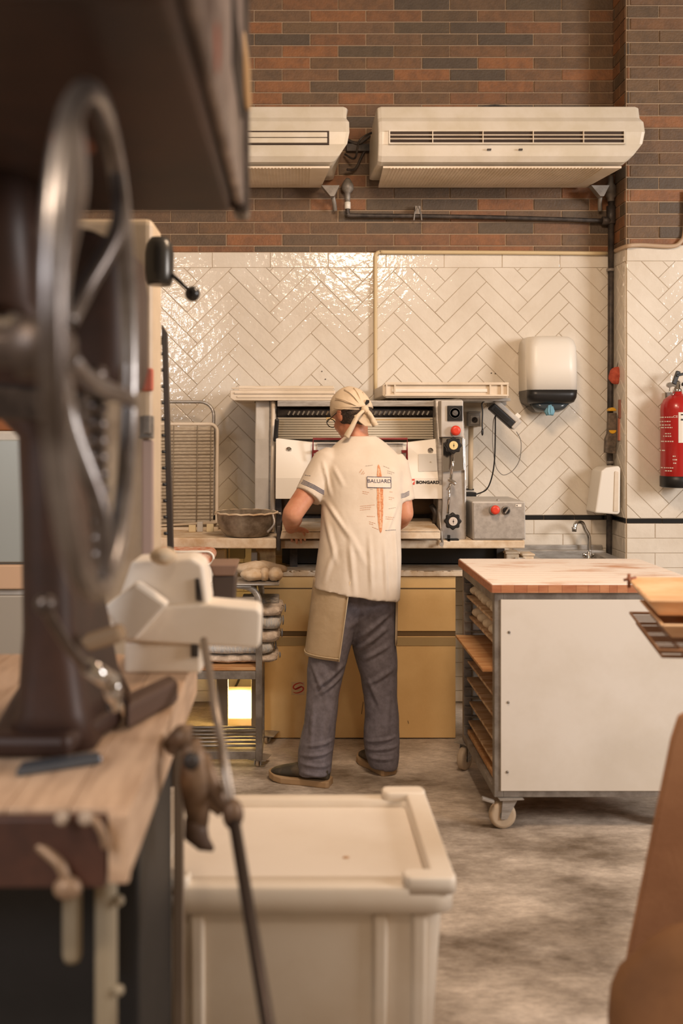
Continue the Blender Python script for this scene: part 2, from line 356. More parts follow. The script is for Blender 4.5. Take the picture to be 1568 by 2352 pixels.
# ---------------------------------------------------------------- air conditioners
def aircon(x0, x1, lab, closed):
    t = T('air_conditioner', lab, 'air conditioner', ((x0+x1)/2, 5.1, 2.9), 'air conditioners high on the brick wall')
    yf = 4.85
    prof = [(5.43, 3.17), (5.2, 3.21), (4.97, 3.215), (4.90, 3.20), (4.875, 3.135), (4.855, 3.11), (4.835, 3.05), (4.84, 2.99), (4.86, 2.935), (4.885, 2.912), (4.93, 2.905), (5.1, 2.93), (5.43, 2.96)]
    inset = [0, 0, 0, .012, .012, 0, .0, .01, .05, .075, .08, .08, .06]
    m = MB()
    rings = []
    for s, x in ((-1, x0), (1, x1)):
        for e in (1, 0):
            k = e*.02; ring = []
            for (y, z), i in zip(prof, inset):
                cy, cz = 5.1, 3.05; ring.append(Vector((x-s*(i*.0 if s < 0 else i)-s*(.02-k) if True else x, y, z)) if e == 0 else Vector((x-s*(i if s > 0 else 0), cy+(y-cy)*.985, cz+(z-cz)*.96)))
            rings.append(ring)
    a, b, c, d = rings
    order = [a, [v+Vector((.02, 0, 0))*0 for v in b], d, c]
    m.loft(order, 0, False); o = obj('casing', m, M_whitem, t, bev=.006)
    vx0, vx1 = x0+.058, x1-.115
    fz = lambda z: 4.835 if z > 2.99 else 4.84
    m = MB()
    z0, z1 = Z(329, 4.83), Z(303, 4.83)
    if not closed:
        m.box(vx0, vx1, 4.828, 4.846, z0, z1); obj('vent_recess', m, pm('vent_dark', (62, 48, 38), .8), t)
        mm = MB(); mm.box(vx0-.006, vx1+.006, 4.818, 4.84, z1, z1+.006); mm.box(vx0-.006, vx1+.006, 4.818, 4.84, z0-.006, z0)
        mm.box(vx0-.006, vx0, 4.818, 4.84, z0, z1); mm.box(vx1, vx1+.006, 4.818, 4.84, z0, z1); obj('vent_frame', mm, M_whitem, t)
        for k in range(2):
            mm = MB(); zz = z0+(z1-z0)*(.36+.34*k); mm.rbox(((vx0+vx1)/2, 4.822, zz), (vx1-vx0, .012, .004), Euler((.5, 0, 0)).to_matrix()); obj('louvre', mm, M_cream, t)
        for k in range(5):
            mm = MB(); xx = vx0+(vx1-vx0)*(.18+.215*k-.0); mm.box(xx, xx+.004, 4.815, 4.829, z0, z1); 
            if xx < vx1: obj('vane', mm, M_cream, t)
    else:
        for k in range(2):
            mm = MB(); za = z0+(z1-z0)*(.02+.5*k); mm.box(vx0, vx1, 4.824, 4.84, za, za+(z1-z0)*.44); obj('louvre', mm, M_whitem, t, bev=.003)
        mm = MB(); mm.box(vx0-.01, vx1+.01, 4.831, 4.845, z0-.006, z1+.006); obj('vent_recess', mm, pm('vent_dark', (62, 48, 38), .8), t)
    mm = MB(); zz = Z(343, 4.83)
    xa = x1-.80 if not closed else x1-.7
    mm.box(xa, xa+.02, 4.83, 4.845, zz-.002, zz+.004); mm.box(xa+.16, xa+.178, 4.83, 4.845, zz-.002, zz+.004); obj('indicator', mm, M_dark, t)
    mm = MB(); mm.add([(x0+.03, 4.90, 2.895), (x1-.1, 4.90, 2.895), (x1-.13, 5.40, 2.925), (x0+.05, 5.40, 2.925), (x0+.03, 4.90, 2.885), (x1-.1, 4.90, 2.885), (x1-.13, 5.40, 2.912), (x0+.05, 5.40, 2.912)],
                     [(0, 1, 2, 3), (7, 6, 5, 4), (0, 4, 5, 1), (1, 5, 6, 2), (2, 6, 7, 3), (3, 7, 4, 0)])
    for k in range(64):
        xx = x0+.07+k*(x1-x0-.25)/64; mm.rbox((xx, 5.12, 2.897), (.006, .46, .006), Euler((.06, 0, 0)).to_matrix())
    obj('base_tray', mm, M_cream, t)
    mm = MB(); xx = x1-.13; mm.prism([(xx, 5.3, 2.90), (xx+.1, 5.3, 2.90), (xx+.07, 5.3, 2.84), (xx+.05, 5.3, 2.84)], (0, .05, 0)); mm.tube([(xx+.06, 5.33, 2.86), (xx+.075, 5.39, 2.82), (xx+.08, 5.40, 2.78)], .012, 10)
    obj('drain_spout', mm, M_steeld, t)
    for xx in (x0+.2, x1-.3):
        mm = MB(); mm.box(xx, xx+.03, 5.40, 5.449, 2.93, 3.25); mm.box(xx-.01, xx+.04, 5.30, 5.449, 3.2, 3.215); obj('mounting_bracket', mm, M_steeld, t)
    return t
aircon(X(868, 4.85), X(1480, 4.85), 'white air conditioner on the right, complete in view, open dark vent slot in front', False)
aircon(X(803, 4.85)-1.35, X(803, 4.85), 'white air conditioner on the left, closed louvres, its left end hidden by the brown machine', True)
m = MB()
m.tube(spline([(.29, 5.40, 3.1), (.34, 5.3, 3.05), (.36, 5.2, 3.12), (.44, 5.25, 3.18)], 6), .006, 8); m.tube(spline([(.28, 5.42, 3.2), (.36, 5.40, 3.16), (.43, 5.38, 3.2)], 6), .01, 8)
m.tube(spline([(.3, 5.35, 3.0), (.35, 5.40, 3.02), (.40, 5.42, 3.12), (.45, 5.40, 3.15)], 6), .008, 8); m.box(.30, .43, 5.40, 5.445, 3.12, 3.16)
one('cable_bundle', m, M_dark, 'dark cables and pipe stubs in the gap between the two air conditioners', 'cables')
m = MB()
for a, b, c in ((.9, 1.2, .03), (1.05, 1.3, .02)): m.tube(spline([(a, 5.0, 3.21), ((a+b)/2, 5.0, 3.21+c), (b, 5.0, 3.21)], 8), .005, 8)
one('loose_cable', m, M_dark, 'loose dark cable looping on top of the right air conditioner', 'cable')
# ---------------------------------------------------------------- dispenser, extinguisher, wall odds and ends
t = T('paper_towel_dispenser', 'white rounded paper roll dispenser with dark lower band on the tiled wall', 'dispenser', (1.417, 5.34, 1.65))
def drings(zs, M=None, yb=YW-.01):
    out = []
    for z, a, d, r in zs:
        ring = [Vector((1.417-a, yb, z)), Vector((1.417-a, yb-d+r, z))]
        for k in range(7):
            an = math.pi/2*k/6; ring.append(Vector((1.417-a+r-r*math.cos(an), yb-d+r-r*math.sin(an), z)))
        for k in range(7):
            an = math.pi/2*k/6; ring.append(Vector((1.417+a-r+r*math.sin(an), yb-d+r-r*math.cos(an), z)))
        ring += [Vector((1.417+a, yb, z))]; out.append(ring)
    return out
m = MB(); m.loft(drings([(1.765, .138, .225, .05), (1.9, .141, .222, .06), (2.0, .140, .212, .06), (2.04, .134, .195, .07), (2.062, .118, .16, .07), (2.068, .09, .12, .06)])); obj('cover', m, M_white, t)
m = MB(); m.loft(drings([(1.688, .112, .17, .06), (1.70, .128, .205, .05), (1.725, .136, .222, .05), (1.764, .139, .227, .05)])); obj('dark_band', m, M_blk, t)
m = MB(); m.loft(drings([(1.645, .06, .14, .05), (1.66, .085, .17, .05), (1.69, .11, .18, .05)])); obj('outlet', m, pm('smoked_plastic', (58, 66, 70), .2), t)
m = MB()
for k in range(9): 
    a = k*.7; m.tube([(1.41+.01*math.cos(a), 5.28+.01*math.sin(a), 1.69), (1.41+.022*math.cos(a), 5.28+.02*math.sin(a), 1.648), (1.41+.012*math.cos(a), 5.275+.02*math.sin(a), 1.628)], .008, 6)
obj('paper_end', m, pm('blue_paper', (120, 170, 190), .8), t)
m = MB(); c = Vector((1.43, 5.228, 1.945)); m.tube([c+Vector((.02*math.cos(a), 0, .009*math.sin(a))) for a in [i*math.pi/8 for i in range(16)]], .0012, 6, closed=True)
for k in (-1, 0, 1): m.box(c.x-.012+k*.004, c.x+.012+k*.003, 5.2262, 5.2275, c.z-.0005-.008*k*1.6, c.z+.002-.008*k*1.6)
for k in range(6): m.box(1.395+k*.008, 1.400+k*.008, 5.2215, 5.224, 1.771, 1.778)
obj('emblem', m, M_dark, t)
ex = T('fire_extinguisher', 'red fire extinguisher with black base ring hanging on the tiled pillar', 'fire extinguisher', (2.055, 5.13, 1.24)); ec = Vector((2.055, 5.13, 0)); R = .087
m = MB(); m.lathe(ec, (0, 0, 1), [(R*.9, 1.245), (R, 1.26), (R, 1.655), (R*.97, 1.68), (R*.8, 1.71), (R*.5, 1.73), (R*.28, 1.74), (R*.28, 1.75)], 32); obj('cylinder', m, pm('extinguisher_red', (176, 28, 26), .28, coat=.3), ex)
m = MB(); m.lathe(ec, (0, 0, 1), [(R*.9, 1.238), (R*1.03, 1.243), (R*1.03, 1.298), (R*1.0, 1.3)], 32); obj('base_ring', m, M_blk, ex)
m = MB(); m.lathe(ec, (0, 0, 1), [(.024, 1.745), (.024, 1.765), (.016, 1.77), (.016, 1.80), (.01, 1.81)], 14); m.rbox((2.03, 5.13, 1.785), (.06, .02, .016)); m.lathe((2.0, 5.10, 1.785), (0, 1, 0), [(.014, -.01), (.014, .01)], 12)
m.tube([(2.01, 5.12, 1.775), (2.0, 5.1, 1.75), (2.015, 5.1, 1.73), (2.03, 5.1, 1.745)], .003, 8); obj('valve', m, M_chrome, ex)
m = MB(); m.rbox((2.045, 5.125, 1.825), (.022, .02, .075), Euler((0, .35, 0)).to_matrix()); m.rbox((2.10, 5.12, 1.85), (.12, .02, .014), Euler((0, -.25, 0)).to_matrix()); obj('handle', m, M_blk, ex, bev=.004)
m = MB(); m.tube(spline([(2.07, 5.11, 1.79), (2.16, 5.09, 1.76), (2.19, 5.08, 1.6), (2.175, 5.08, 1.35)], 8), .009, 10); obj('hose', m, M_blk, ex)
m = MB(); m.box(2.03, 2.08, 5.21, 5.236, 1.5, 1.75); obj('wall_bracket', m, M_steeld, ex)
def curved(x0, x1, z0, z1, mat, nm, r=R+.0012, n=5, mb=None):
    m = mb or MB(); vs = []
    for i in range(n+1):
        x = x0+(x1-x0)*i/n; dx = max(-r+1e-4, min(r-1e-4, x-ec.x)); y = ec.y-math.sqrt(r*r-dx*dx)
        vs += [(x, y, z0), (x, y, z1)]
    m.add(vs, [(2*i, 2*i+2, 2*i+3, 2*i+1) for i in range(n)])
    return obj(nm, m, mat, ex) if mb is None else m
lab = curved(X(1557, 5.05), X(1592, 5.05), Z(1017, 5.05), Z(947, 5.05), M_white, 'label')
m = MB(); random.seed(3)
for py, xa, xb in ((958, 1528, 1546), (968, 1527, 1541), (976, 1527, 1543), (982, 1530, 1545), (996, 1534, 1543), (1002, 1532, 1544), (1014, 1530, 1545), (1035, 1528, 1534), (1048, 1546, 1551), (1056, 1546, 1553), (1064, 1547, 1552), (1075, 1530, 1546), (1082, 1534, 1544)):
    x = xa
    while x < xb:
        wd = random.uniform(1, 3.2); curved(X(x, 5.05), X(x+wd, 5.05), Z(py+1.2, 5.05), Z(py-1.2, 5.05), None, None, r=R+.0016, n=1, mb=m); x += wd+1
obj('print', m, M_white, ex)
vs, fs = text2d('CE', .017)
m = MB(); m.add([(X(1551, 5.05)+x, ec.y-math.sqrt(max((R+.002)**2-(X(1551, 5.05)+x-ec.x)**2, 1e-6)), Z(957, 5.05)+y) for x, y in vs], fs); obj('lettering', m, M_white, ex)
m = MB(); curved(X(1562, 5.05), X(1585, 5.05), Z(954, 5.05), Z(951, 5.05), None, None, r=R+.0018, mb=m); curved(X(1562, 5.05), X(1588, 5.05), Z(966, 5.05), Z(962, 5.05), None, None, r=R+.0018, mb=m); obj('print', m, M_dark, ex)
t = T('hanging_pouch', 'small round red pouch hanging on a cord beside the dark drain pipe', 'pouch', P(1416, 885, 5.36))
m = MB(); c = P(1416, 863, 5.35)
m.ell(c, (.047, .022, .05), n=16, m=10); o = obj('pouch', m, pm('orange_red_fabric', (196, 92, 66), .85, col2=(170, 72, 52), ns=40, bump=.5, bs=60), t); d = o.modifiers.new('d', 'DISPLACE'); d.texture = tex('pouchn', .03); d.strength = .018; d.texture_coords = 'LOCAL'
m = MB(); m.tube(spline([P(1416, 846, 5.35), P(1421, 825, 5.36), P(1428, 808, 5.37), P(1431, 806, 5.38)], 5), .002, 6); obj('cord', m, M_dark, t)
t = T('hanging_cutter', 'dark gripped tool with two yellow ends strapped to the drain pipe', 'tool', P(1403, 1045, 5.36))
m = MB(); m.prism([P(1398, 948, 5.34), P(1416, 948, 5.34), P(1416, 1005, 5.34), P(1414, 1042, 5.34), P(1390, 1040, 5.34), P(1391, 1008, 5.34), P(1396, 996, 5.34)], (0, .035, 0)); obj('body', m, pm('worn_grip', (76, 66, 56), .6, col2=(116, 100, 84), ns=30), t, bev=.005)
for yy, n_ in ((940, 0), (984, 1)):
    m = MB(); c = P(1407, yy+4, 5.335); m.prism([c+Vector((.021*math.cos(a), 0, .02*math.sin(a)*(1 if n_ == 0 else -1))) for a in [math.pi*i/8 for i in range(9)]], (0, .045, 0)); obj('yellow_end', m, pm('yellow_plastic', (224, 170, 36), .45), t, bev=.003)
t = T('wall_thermometer', 'narrow red thermometer strip on the side of the pillar', 'thermometer', P(1424, 1010, 5.30))
yy0 = XP*F/(1425-CX)
m = MB(); m.box(XP-.012, XP-.005, 5.32, 5.345, Z(1012, 5.32), Z(960, 5.32)); obj('lower_strip', m, pm('coral_plastic', (206, 134, 108), .6), t, bev=.002)
m = MB(); m.box(XP-.014, XP-.005, 5.305, 5.33, Z(960, 5.32), Z(918, 5.32)); obj('upper_strip', m, pm('dull_red_plastic', (156, 104, 86), .6), t, bev=.002)
t = T('wall_holder', 'white wedge shaped plastic holder mounted above the black tile course', 'dispenser', P(1393, 1185, 5.3))
m = MB(); m.prism([P(1366, 1178, 5.26), P(1380, 1082, 5.26), P(1391, 1074, 5.26), P(1421, 1070, 5.26), P(1425, 1076, 5.26), P(1424, 1178, 5.26), P(1418, 1182, 5.26)], (0, .17, 0)); obj('body', m, M_white, t, bev=.008)
m = MB(); m.prism([P(1412, 1084, 5.255), P(1414, 1082, 5.255), P(1420, 1084, 5.255), P(1419, 1175, 5.255), P(1409, 1175, 5.255)], (0, .006, 0)); obj('side_flap', m, M_cream, t)
# ---------------------------------------------------------------- refrigerated counter, sink
YC = 4.79
cb = T('refrigerated_counter', 'long beige counter cabinet with white worktop standing behind the baker', 'cabinet', (.33, 5.1, 0))
x0, x1 = X(598, YC), X(1046, YC)
m = MB(); m.box(x0, x1, YC+.02, 5.43, .0, .815); obj('carcass', m, pm('beige_carcass', (176, 150, 104), .6), cb)
zt = Z(1450, YC); zl = Z(1462, YC)
m = MB(); m.box(x0, x1, YC, YC+.024, zt, .812); obj('upper_panel', m, M_ply, cb, bev=.003)
m = MB(); m.box(x0, x1, YC, YC+.024, .005, zl); obj('lower_panel', m, M_ply, cb, bev=.003)
m = MB(); m.box(x0, x1, YC-.003, YC+.0, zl-.045, zl-.002); obj('edge_strip', m, pm('aged_strip', (176, 152, 108), .5), cb)
m = MB(); m.box(x0, x1, YC-.002, YC, .75, .756); m.box(x0, x1, YC+.005, YC+.018, zl, zt); obj('seam', m, pm('seam_brown', (112, 90, 58), .7), cb)
m = MB(); m.box(x0-.01, 1.22, YC-.015, 5.43, .815, .838); obj('worktop', m, M_flour, cb, bev=.004)
m = MB(); random.seed(11)
for k in range(60):
    xx = x0+.02+random.random()*(x1-x0); m.ell((xx, YC-.012+random.random()*.02, .839), (random.uniform(.008, .03), .008, random.uniform(.002, .007)), n=8, m=6)
obj('flour_line', m, M_flour, cb, kind='stuff')
# red swirl sticker
m = MB(); c = P(685, 1580, YC); c.y = YC-.0012
def ribbon(pts, w, mb):
    vs = []; 
    for i, p in enumerate(pts):
        a = pts[max(i-1, 0)]; b = pts[min(i+1, len(pts)-1)]; t_ = (Vector(b)-Vector(a)).normalized(); n_ = Vector((-t_.z, 0, t_.x)); ww = w*(.35+.65*math.sin(math.pi*(i+.5)/len(pts)))
        vs += [Vector(p)+n_*ww, Vector(p)-n_*ww]
    mb.add(vs, [(2*i, 2*i+1, 2*i+3, 2*i+2) for i in range(len(pts)-1)])
sw = lambda L: [c+Vector((a*.0021, 0, -b*.0021)) for a, b in L]
ribbon(spline(sw([(12, -9), (4, -12), (-8, -8), (-12, -1), (-6, 3), (4, -1), (8, -4)]), 5), .0033, m)
ribbon(spline(sw([(-12, 10), (-4, 12), (8, 8), (12, 1), (6, -3), (-4, 1), (-8, 4)]), 5), .0033, m)
obj('red_emblem', m, pm('emblem_red', (190, 50, 34), .6), cb)
m = MB(); m.box(c.x-.035, c.x+.03, YC-.0008, YC, c.z-.036, c.z+.03); obj('sticker', m, pm('sticker_beige', (208, 176, 132), .5), cb)
m = MB(); m.tube([P(936, 1655, YC-.001), P(938, 1662, YC-.001)], .0012, 5); m.tube([P(830, 1640, YC-.001), P(834, 1612, YC-.001)], .0012, 5); obj('scratch', m, M_dark, cb)
sk = T('sink', 'small steel wall sink basin with drainer in the corner behind the wooden topped cart', 'sink', (1.55, 5.2, 0))
m = MB(); zs = .86
m.box(1.24, 1.75, 4.99, 5.06, zs-.12, zs+.0); m.box(1.24, 1.75, 5.36, 5.43, zs-.12, zs+.012); m.box(1.24, 1.32, 5.06, 5.36, zs-.12, zs); m.box(1.68, 1.75, 5.06, 5.36, zs-.12, zs); m.box(1.32, 1.68, 5.06, 5.36, zs-.13, zs-.12)
m.box(1.24, 1.75, 5.425, 5.44, zs, zs+.035); obj('basin', m, M_steel, sk, bev=.006)
m = MB(); m.box(1.27, 1.73, 5.02, 5.42, 0, zs-.13); obj('pedestal', m, M_steeld, sk)
tp = T('tap', 'chrome gooseneck tap standing at the back of the sink', 'tap', P(1352, 1285, 5.37)); y = 5.37
m = MB(); m.lathe(P(1352, 1288, y), (0, 0, 1), [(.026, 0), (.026, .01), (.018, .02), (.018, .05), (.014, .055)], 16); m.tube([P(1340, 1276, y), P(1365, 1276, y)], .012, 12); obj('base', m, M_chrome, tp)
m = MB(); m.tube(spline([P(1352, 1278, y), P(1352, 1235, y), P(1343, 1215, y-.01), P(1338, 1203, y-.02), P(1331, 1199, y-.04), P(1323, 1201, y-.07), P(1319, 1212, y-.08)], 6), .011, 12); obj('spout', m, M_chrome, tp)
m = MB(); m.lathe(P(1318, 1216, y-.08), (0, 0, 1), [(.013, -.012), (.014, .012), (.011, .014)], 12); obj('nozzle', m, M_chrome, tp)
m = MB()
for px in (1341, 1365): m.lathe(P(px, 1277, y), (0, 0, 1), [(.010, -.01), (.016, .0), (.016, .016), (.008, .02)], 10)
obj('handle', m, M_chrome, tp)
for i, (a, b, h, lb) in enumerate(((1162, 1192, .072, 'floury wooden block on the worktop end, left of two'), (1200, 1226, .062, 'floury scraper block nearer the sink, right of two'))):
    m = MB(); m.box(X(a, 4.9), X(b, 4.9), 4.9, 5.0, .838, .838+h); m.box(X(a, 4.9)-.006, X(b, 4.9)+.006, 4.895, 5.0, .838+h, .838+h+.012)
    one('floury_block', m, M_flour, lb, 'block', 'floury blocks at the end of the worktop', bev=.006)
m = MB(); m.lathe((X(1194, 4.88), 4.88, .838), (0, 0, 1), [(.02, 0), (.026, .01), (.028, .05), (.026, .055), (.024, .05), (.02, .012)], 16)
one('small_cup', m, M_white, 'small white cup between the two floury blocks', 'cup')
# ---------------------------------------------------------------- dough moulding machine
YM = 4.66
mc = T('dough_moulder', 'big white and steel dough moulding machine in front of the baker', 'machine', (.33, 5.0, .838))
m = MB(); m.box(X(638, YM), 1.125, YM, 5.36, .968, 1.008); m.box(-.2, X(638, YM), 4.86, 5.36, .968, 1.008); obj('base_slab', m, M_flour, mc, bev=.006)
for xx in (-.02, .45, 1.05):
    for yy in (4.95, 5.3): m = MB(); m.box(xx, xx+.04, yy, yy+.04, .838, .968); obj('foot', m, M_dark, mc)
m = MB(); m.box(-.06, 1.1, 5.0, 5.33, .85, .968); obj('underframe', m, M_blk, mc)
def side(xa, xb, nm, mat, front=4.74):
    pr = [(front, 1.008), (front, 1.30), (front+.03, 1.50), (front+.11, 1.70), (5.34, 1.70), (5.34, 1.008)]
    m = MB(); m.prism([(xa, y_, z_) for y_, z_ in pr], (xb-xa, 0, 0)); return obj(nm, m, mat, mc, bev=.006)
side(X(585, 4.86), X(618, 4.86), 'side_panel', M_lgrey, 4.86)
side(X(618, 4.86)+.001, X(635, 4.86), 'side_panel', M_steel, 4.85)
m = MB(); m.tube([(X(626, 4.84), 4.84, 1.03), (X(626, 4.84), 4.84, 1.30), (X(627, 4.86), 4.87, 1.50), (X(627, 4.9), 4.94, 1.69)], .011, 8); obj('guide_rail', m, M_cream, mc)
m = MB(); m.rbox(P(634, 988, 4.83), (.022, .03, .115), Euler((.1, .08, 0)).to_matrix()); obj('dark_handle', m, M_blk, mc, bev=.006)
side(X(1001, 4.80), X(1070, 4.74), 'side_panel', M_steel, 4.73)
XL, XR = X(636, 4.80), X(1016, 4.80)
m = MB(); m.box(XL, XR, 5.2, 5.33, 1.01, 1.69); obj('back_plate', m, M_grey, mc)
m = MB(); m.box(XL, XR, 4.88, 5.3, 1.665, 1.695); obj('top_beam', m, M_steel, mc, bev=.003)
m = MB(); m.tube([(XL, 4.93, 1.632), (XR-.02, 4.93, 1.632)], .024, 16); obj('drive_roller', m, M_dark, mc)
for k in range(30):
    xx = XL+.06+k*(XR-XL-.12)/29
    m = MB(); m.rbox((xx, 4.905, 1.632), (.008, .012, .022), Euler((0, .5, 0)).to_matrix()); obj('roller_tooth', m, M_chrome, mc)
for k in range(9):
    z_ = 1.603-k*.0125; m = MB(); m.tube([(XL+.005, 4.90-k*.003, z_), (XR-.035, 4.90-k*.003, z_)], .0062, 8); obj('feed_rod', m, pm('floury_rod', (204, 194, 174), .6, .1), mc)
m = MB(); m.box(XL, XR, 4.92, 4.95, 1.48, 1.61); obj('rod_backing', m, M_steeld, mc)
m = MB(); m.prism([(XL+.25, 4.893, 1.61), (XL+.47, 4.893, 1.612), (XL+.47, 4.893, 1.59), (XL+.25, 4.893, 1.588)], (0, .004, 0)); m.prism([(XL+.5, 4.893, 1.60), (XR-.05, 4.893, 1.602), (XR-.05, 4.893, 1.588), (XL+.5, 4.893, 1.588)], (0, .004, 0)); obj('cloth_strip', m, pm('tan_cloth', (196, 164, 112), .9), mc)
m = MB(); m.prism([(XR-.03, 4.86, 1.69), (XR+.01, 4.84, 1.69), (XR+.01, 4.80, 1.5), (XR-.012, 4.80, 1.5)], (0, .05, 0)); obj('hinge_arm', m, M_steeld, mc, bev=.003)
# front cover, a folded sheet
cyt, cyb = 4.82, 4.72
zt1, zt2, zm, zb = Z(1006, cyt), Z(1016, cyt), Z(1098, 4.74), Z(1146, cyb)
XLc, XRc = X(633, 4.78), X(1020, 4.75)
xa, xb = X(722, cyt), X(930, cyt)
top = [(XLc, cyt, zt1), (xa, cyt, zt2), (xb, cyt, zt2), (XRc, cyt, zt1+.0)]
mid = [(x_, 4.735, zm) for x_ in (XLc, xa, xb, XRc)]; bot = [(x_, cyb, zb) for x_ in (XLc, xa, xb, XRc)]
m = MB(); vs = top+mid+bot; vs2 = [Vector(v)+Vector((0, .02, 0)) for v in vs]
fs = [(r*4+i, r*4+i+1, (r+1)*4+i+1, (r+1)*4+i) for r in (0, 1) for i in range(3)]
m.add(vs+vs2, fs+[tuple(12+j for j in f[::-1]) for f in fs]+[(0, 12, 13, 1), (1, 13, 14, 2), (2, 14, 15, 3), (8, 9, 21, 20), (9, 10, 22, 21), (10, 11, 23, 22), (0, 4, 16, 12), (4, 8, 20, 16), (3, 15, 19, 7), (7, 19, 23, 11)])
obj('front_cover', m, M_white, mc, bev=.003)
def oncover(px, py, out=.0):
    t_ = min(max((py-1010)/(1098-1010), 0), 1); t2 = max(0, (py-1098)/48)
    Y_ = cyt+(4.735-cyt)*t_ if t2 == 0 else 4.735-.015*t2
    return P(px, py, Y_-.0015-out)
m = MB(); m.prism([oncover(728, 1018), oncover(926, 1018), oncover(926, 1058), oncover(728, 1058)], (0, .002, 0)); obj('inspection_panel', m, M_lgrey, mc)
m = MB(); m.prism([oncover(730, 1019, .002), oncover(924, 1019, .002), oncover(924, 1026, .002), oncover(730, 1026, .002)], (0, .002, 0)); obj('panel_slot', m, M_steeld, mc)
m = MB(); m.tube([oncover(718, 1056, .03), oncover(719, 1008, .045), oncover(935, 1008, .045), oncover(934, 1056, .03)], .006, 10)
obj('red_handle', m, M_dred, mc)
m = MB(); 
for px in (725, 928): m.rbox(oncover(px, 1037, .015), (.026, .03, .014))
obj('handle_lug', m, M_dred, mc)
for px, py in ((663, 1033), (988, 1035)):
    m = MB(); m.lathe(oncover(px, py), (0, -1, 0), [(.014, 0), (.014, .004), (.007, .006), (.006, .01)], 18); obj('cover_screw', m, M_chrome, mc)
m = MB(); m.prism([oncover(961, 1043), oncover(1012, 1042), oncover(1012, 1082), oncover(961, 1083)], (0, .001, 0)); obj('grey_plate', m, pm('plate_grey', (150, 148, 144), .35, .3), mc)
m = MB()
for a in range(3): m.rbox(oncover(989, 1062, .001), (.014, .001, .0018), Euler((0, a*1.05, 0)).to_matrix())
obj('plate_mark', m, M_white, mc)
flat_text('BONGARD', oncover(982, 1108, .002), .0200, M_blk, mc, .0008, 1.16, 'brand_lettering')
m = MB(); m.prism([oncover(941, 1101, .001), oncover(952, 1100, .001), oncover(952, 1113, .001), oncover(945, 1113, .001)], (0, .001, 0)); obj('logo_red', m, M_red, mc)
m = MB(); m.prism([oncover(941, 1101, .002), oncover(946, 1101, .002), oncover(945, 1108, .002), oncover(943, 1107, .002)], (0, .001, 0)); obj('logo_green', m, pm('logo_green', (24, 96, 84), .4), mc)
m = MB(); m.prism([oncover(946, 1104, .003), oncover(951, 1104, .003), oncover(951, 1106, .003), oncover(949, 1107, .003), oncover(949, 1110, .003), oncover(946, 1110, .003)], (0, .001, 0)); obj('logo_white', m, M_white, mc)
m = MB(); m.box(XL, XR, 5.0, 5.15, 1.02, 1.5); obj('inner_drum_housing', m, M_dark, mc)
m = MB(); m.tube([(XL, 4.95, 1.17), (XR, 4.95, 1.17)], .06, 20); obj('moulding_drum', m, pm('drum_felt', (110, 92, 74), .9), mc)
m = MB(); m.tube(spline([P(990, 1160, 4.8), P(1000, 1180, 4.78), P(998, 1200, 4.8)], 5), .014, 8); obj('lever_hook', m, M_dark, mc)
m = MB(); a, b = X(641, 4.60), X(1016, 4.60); zz = 1.022
m.prism([(a+.004, 4.60, zz), (b-.01, 4.60, zz), (b-.01, 4.60, zz+.04), (a+.012, 4.60, zz+.04)], (0, .02, 0)); m.prism([(a+.012, 4.60, zz+.03), (b-.01, 4.60, zz+.03), (b-.01, 4.95, zz+.06), (a+.012, 4.95, zz+.06)], (0, 0, .008)); obj('outfeed_tray', m, M_flour, mc, bev=.003)
m = MB(); m.rbox(P(640, 1235, 4.63), (.02, .05, .12)); m.rbox(P(640, 1180, 4.86), (.03, .04, .16)); obj('left_bracket', m, M_dark, mc, bev=.004)
m = MB(); m.tube([P(1008, 1175, 4.70), P(1016, 1250, 4.64)], .006, 8); m.lathe(P(1013, 1250, 4.63), (0, -1, 0), [(.01, 0), (.01, .01)], 10); obj('tray_bracket', m, M_steel, mc)
# controls on the right column
yf = 4.715
m = MB(); m.box(X(1011, yf), X(1062, yf), yf-.02, 4.80, Z(1004, yf), Z(920, yf)); obj('control_box', m, M_lgrey, mc, bev=.005)
m = MB(); m.box(X(1025, yf), X(1060, yf), yf-.03, yf-.02, Z(967, yf), Z(932, yf)); obj('switch_plate', m, M_blk, mc, bev=.003)
m = MB(); c = P(1042, 949, yf); c.y = yf-.031; m.lathe(c, (0, -1, 0), [(.026, 0), (.026, .003), (.024, .003), (.024, .0), (.014, .0), (.014, .008), (.012, .01)], 24); m.rbox(c+Vector((0, -.008, 0)), (.022, .008, .006), Euler((0, .6, 0)).to_matrix()); obj('rotary_switch', m, pm('switch_grey', (92, 90, 88), .4), mc)
c = P(1043, 989, yf); c.y = yf-.02; m = MB(); m.lathe(c, (0, -1, 0), [(.012, 0), (.012, .012), (.0235, .014), (.025, .02), (.022, .028), (.012, .031)], 24); obj('red_button', m, M_red, mc)
m = MB(); m.prism([P(1016, 1005, 4.72), P(1064, 1005, 4.72), P(1068, 1065, 4.70), P(1068, 1240, 4.70), P(1012, 1245, 4.70), P(1016, 1150, 4.70)], (0, .02, 0)); obj('steel_face', m, pm('face_grey', (184, 178, 170), .4, .2, col2=(160, 152, 144), ns=8), mc, bev=.003)
m = MB(); m.prism([P(1017, 1006, 4.715), P(1063, 1006, 4.715), P(1066, 1080, 4.695), P(1017, 1084, 4.695)], (0, .004, 0)); obj('polished_plate', m, M_chrome, mc, bev=.001)
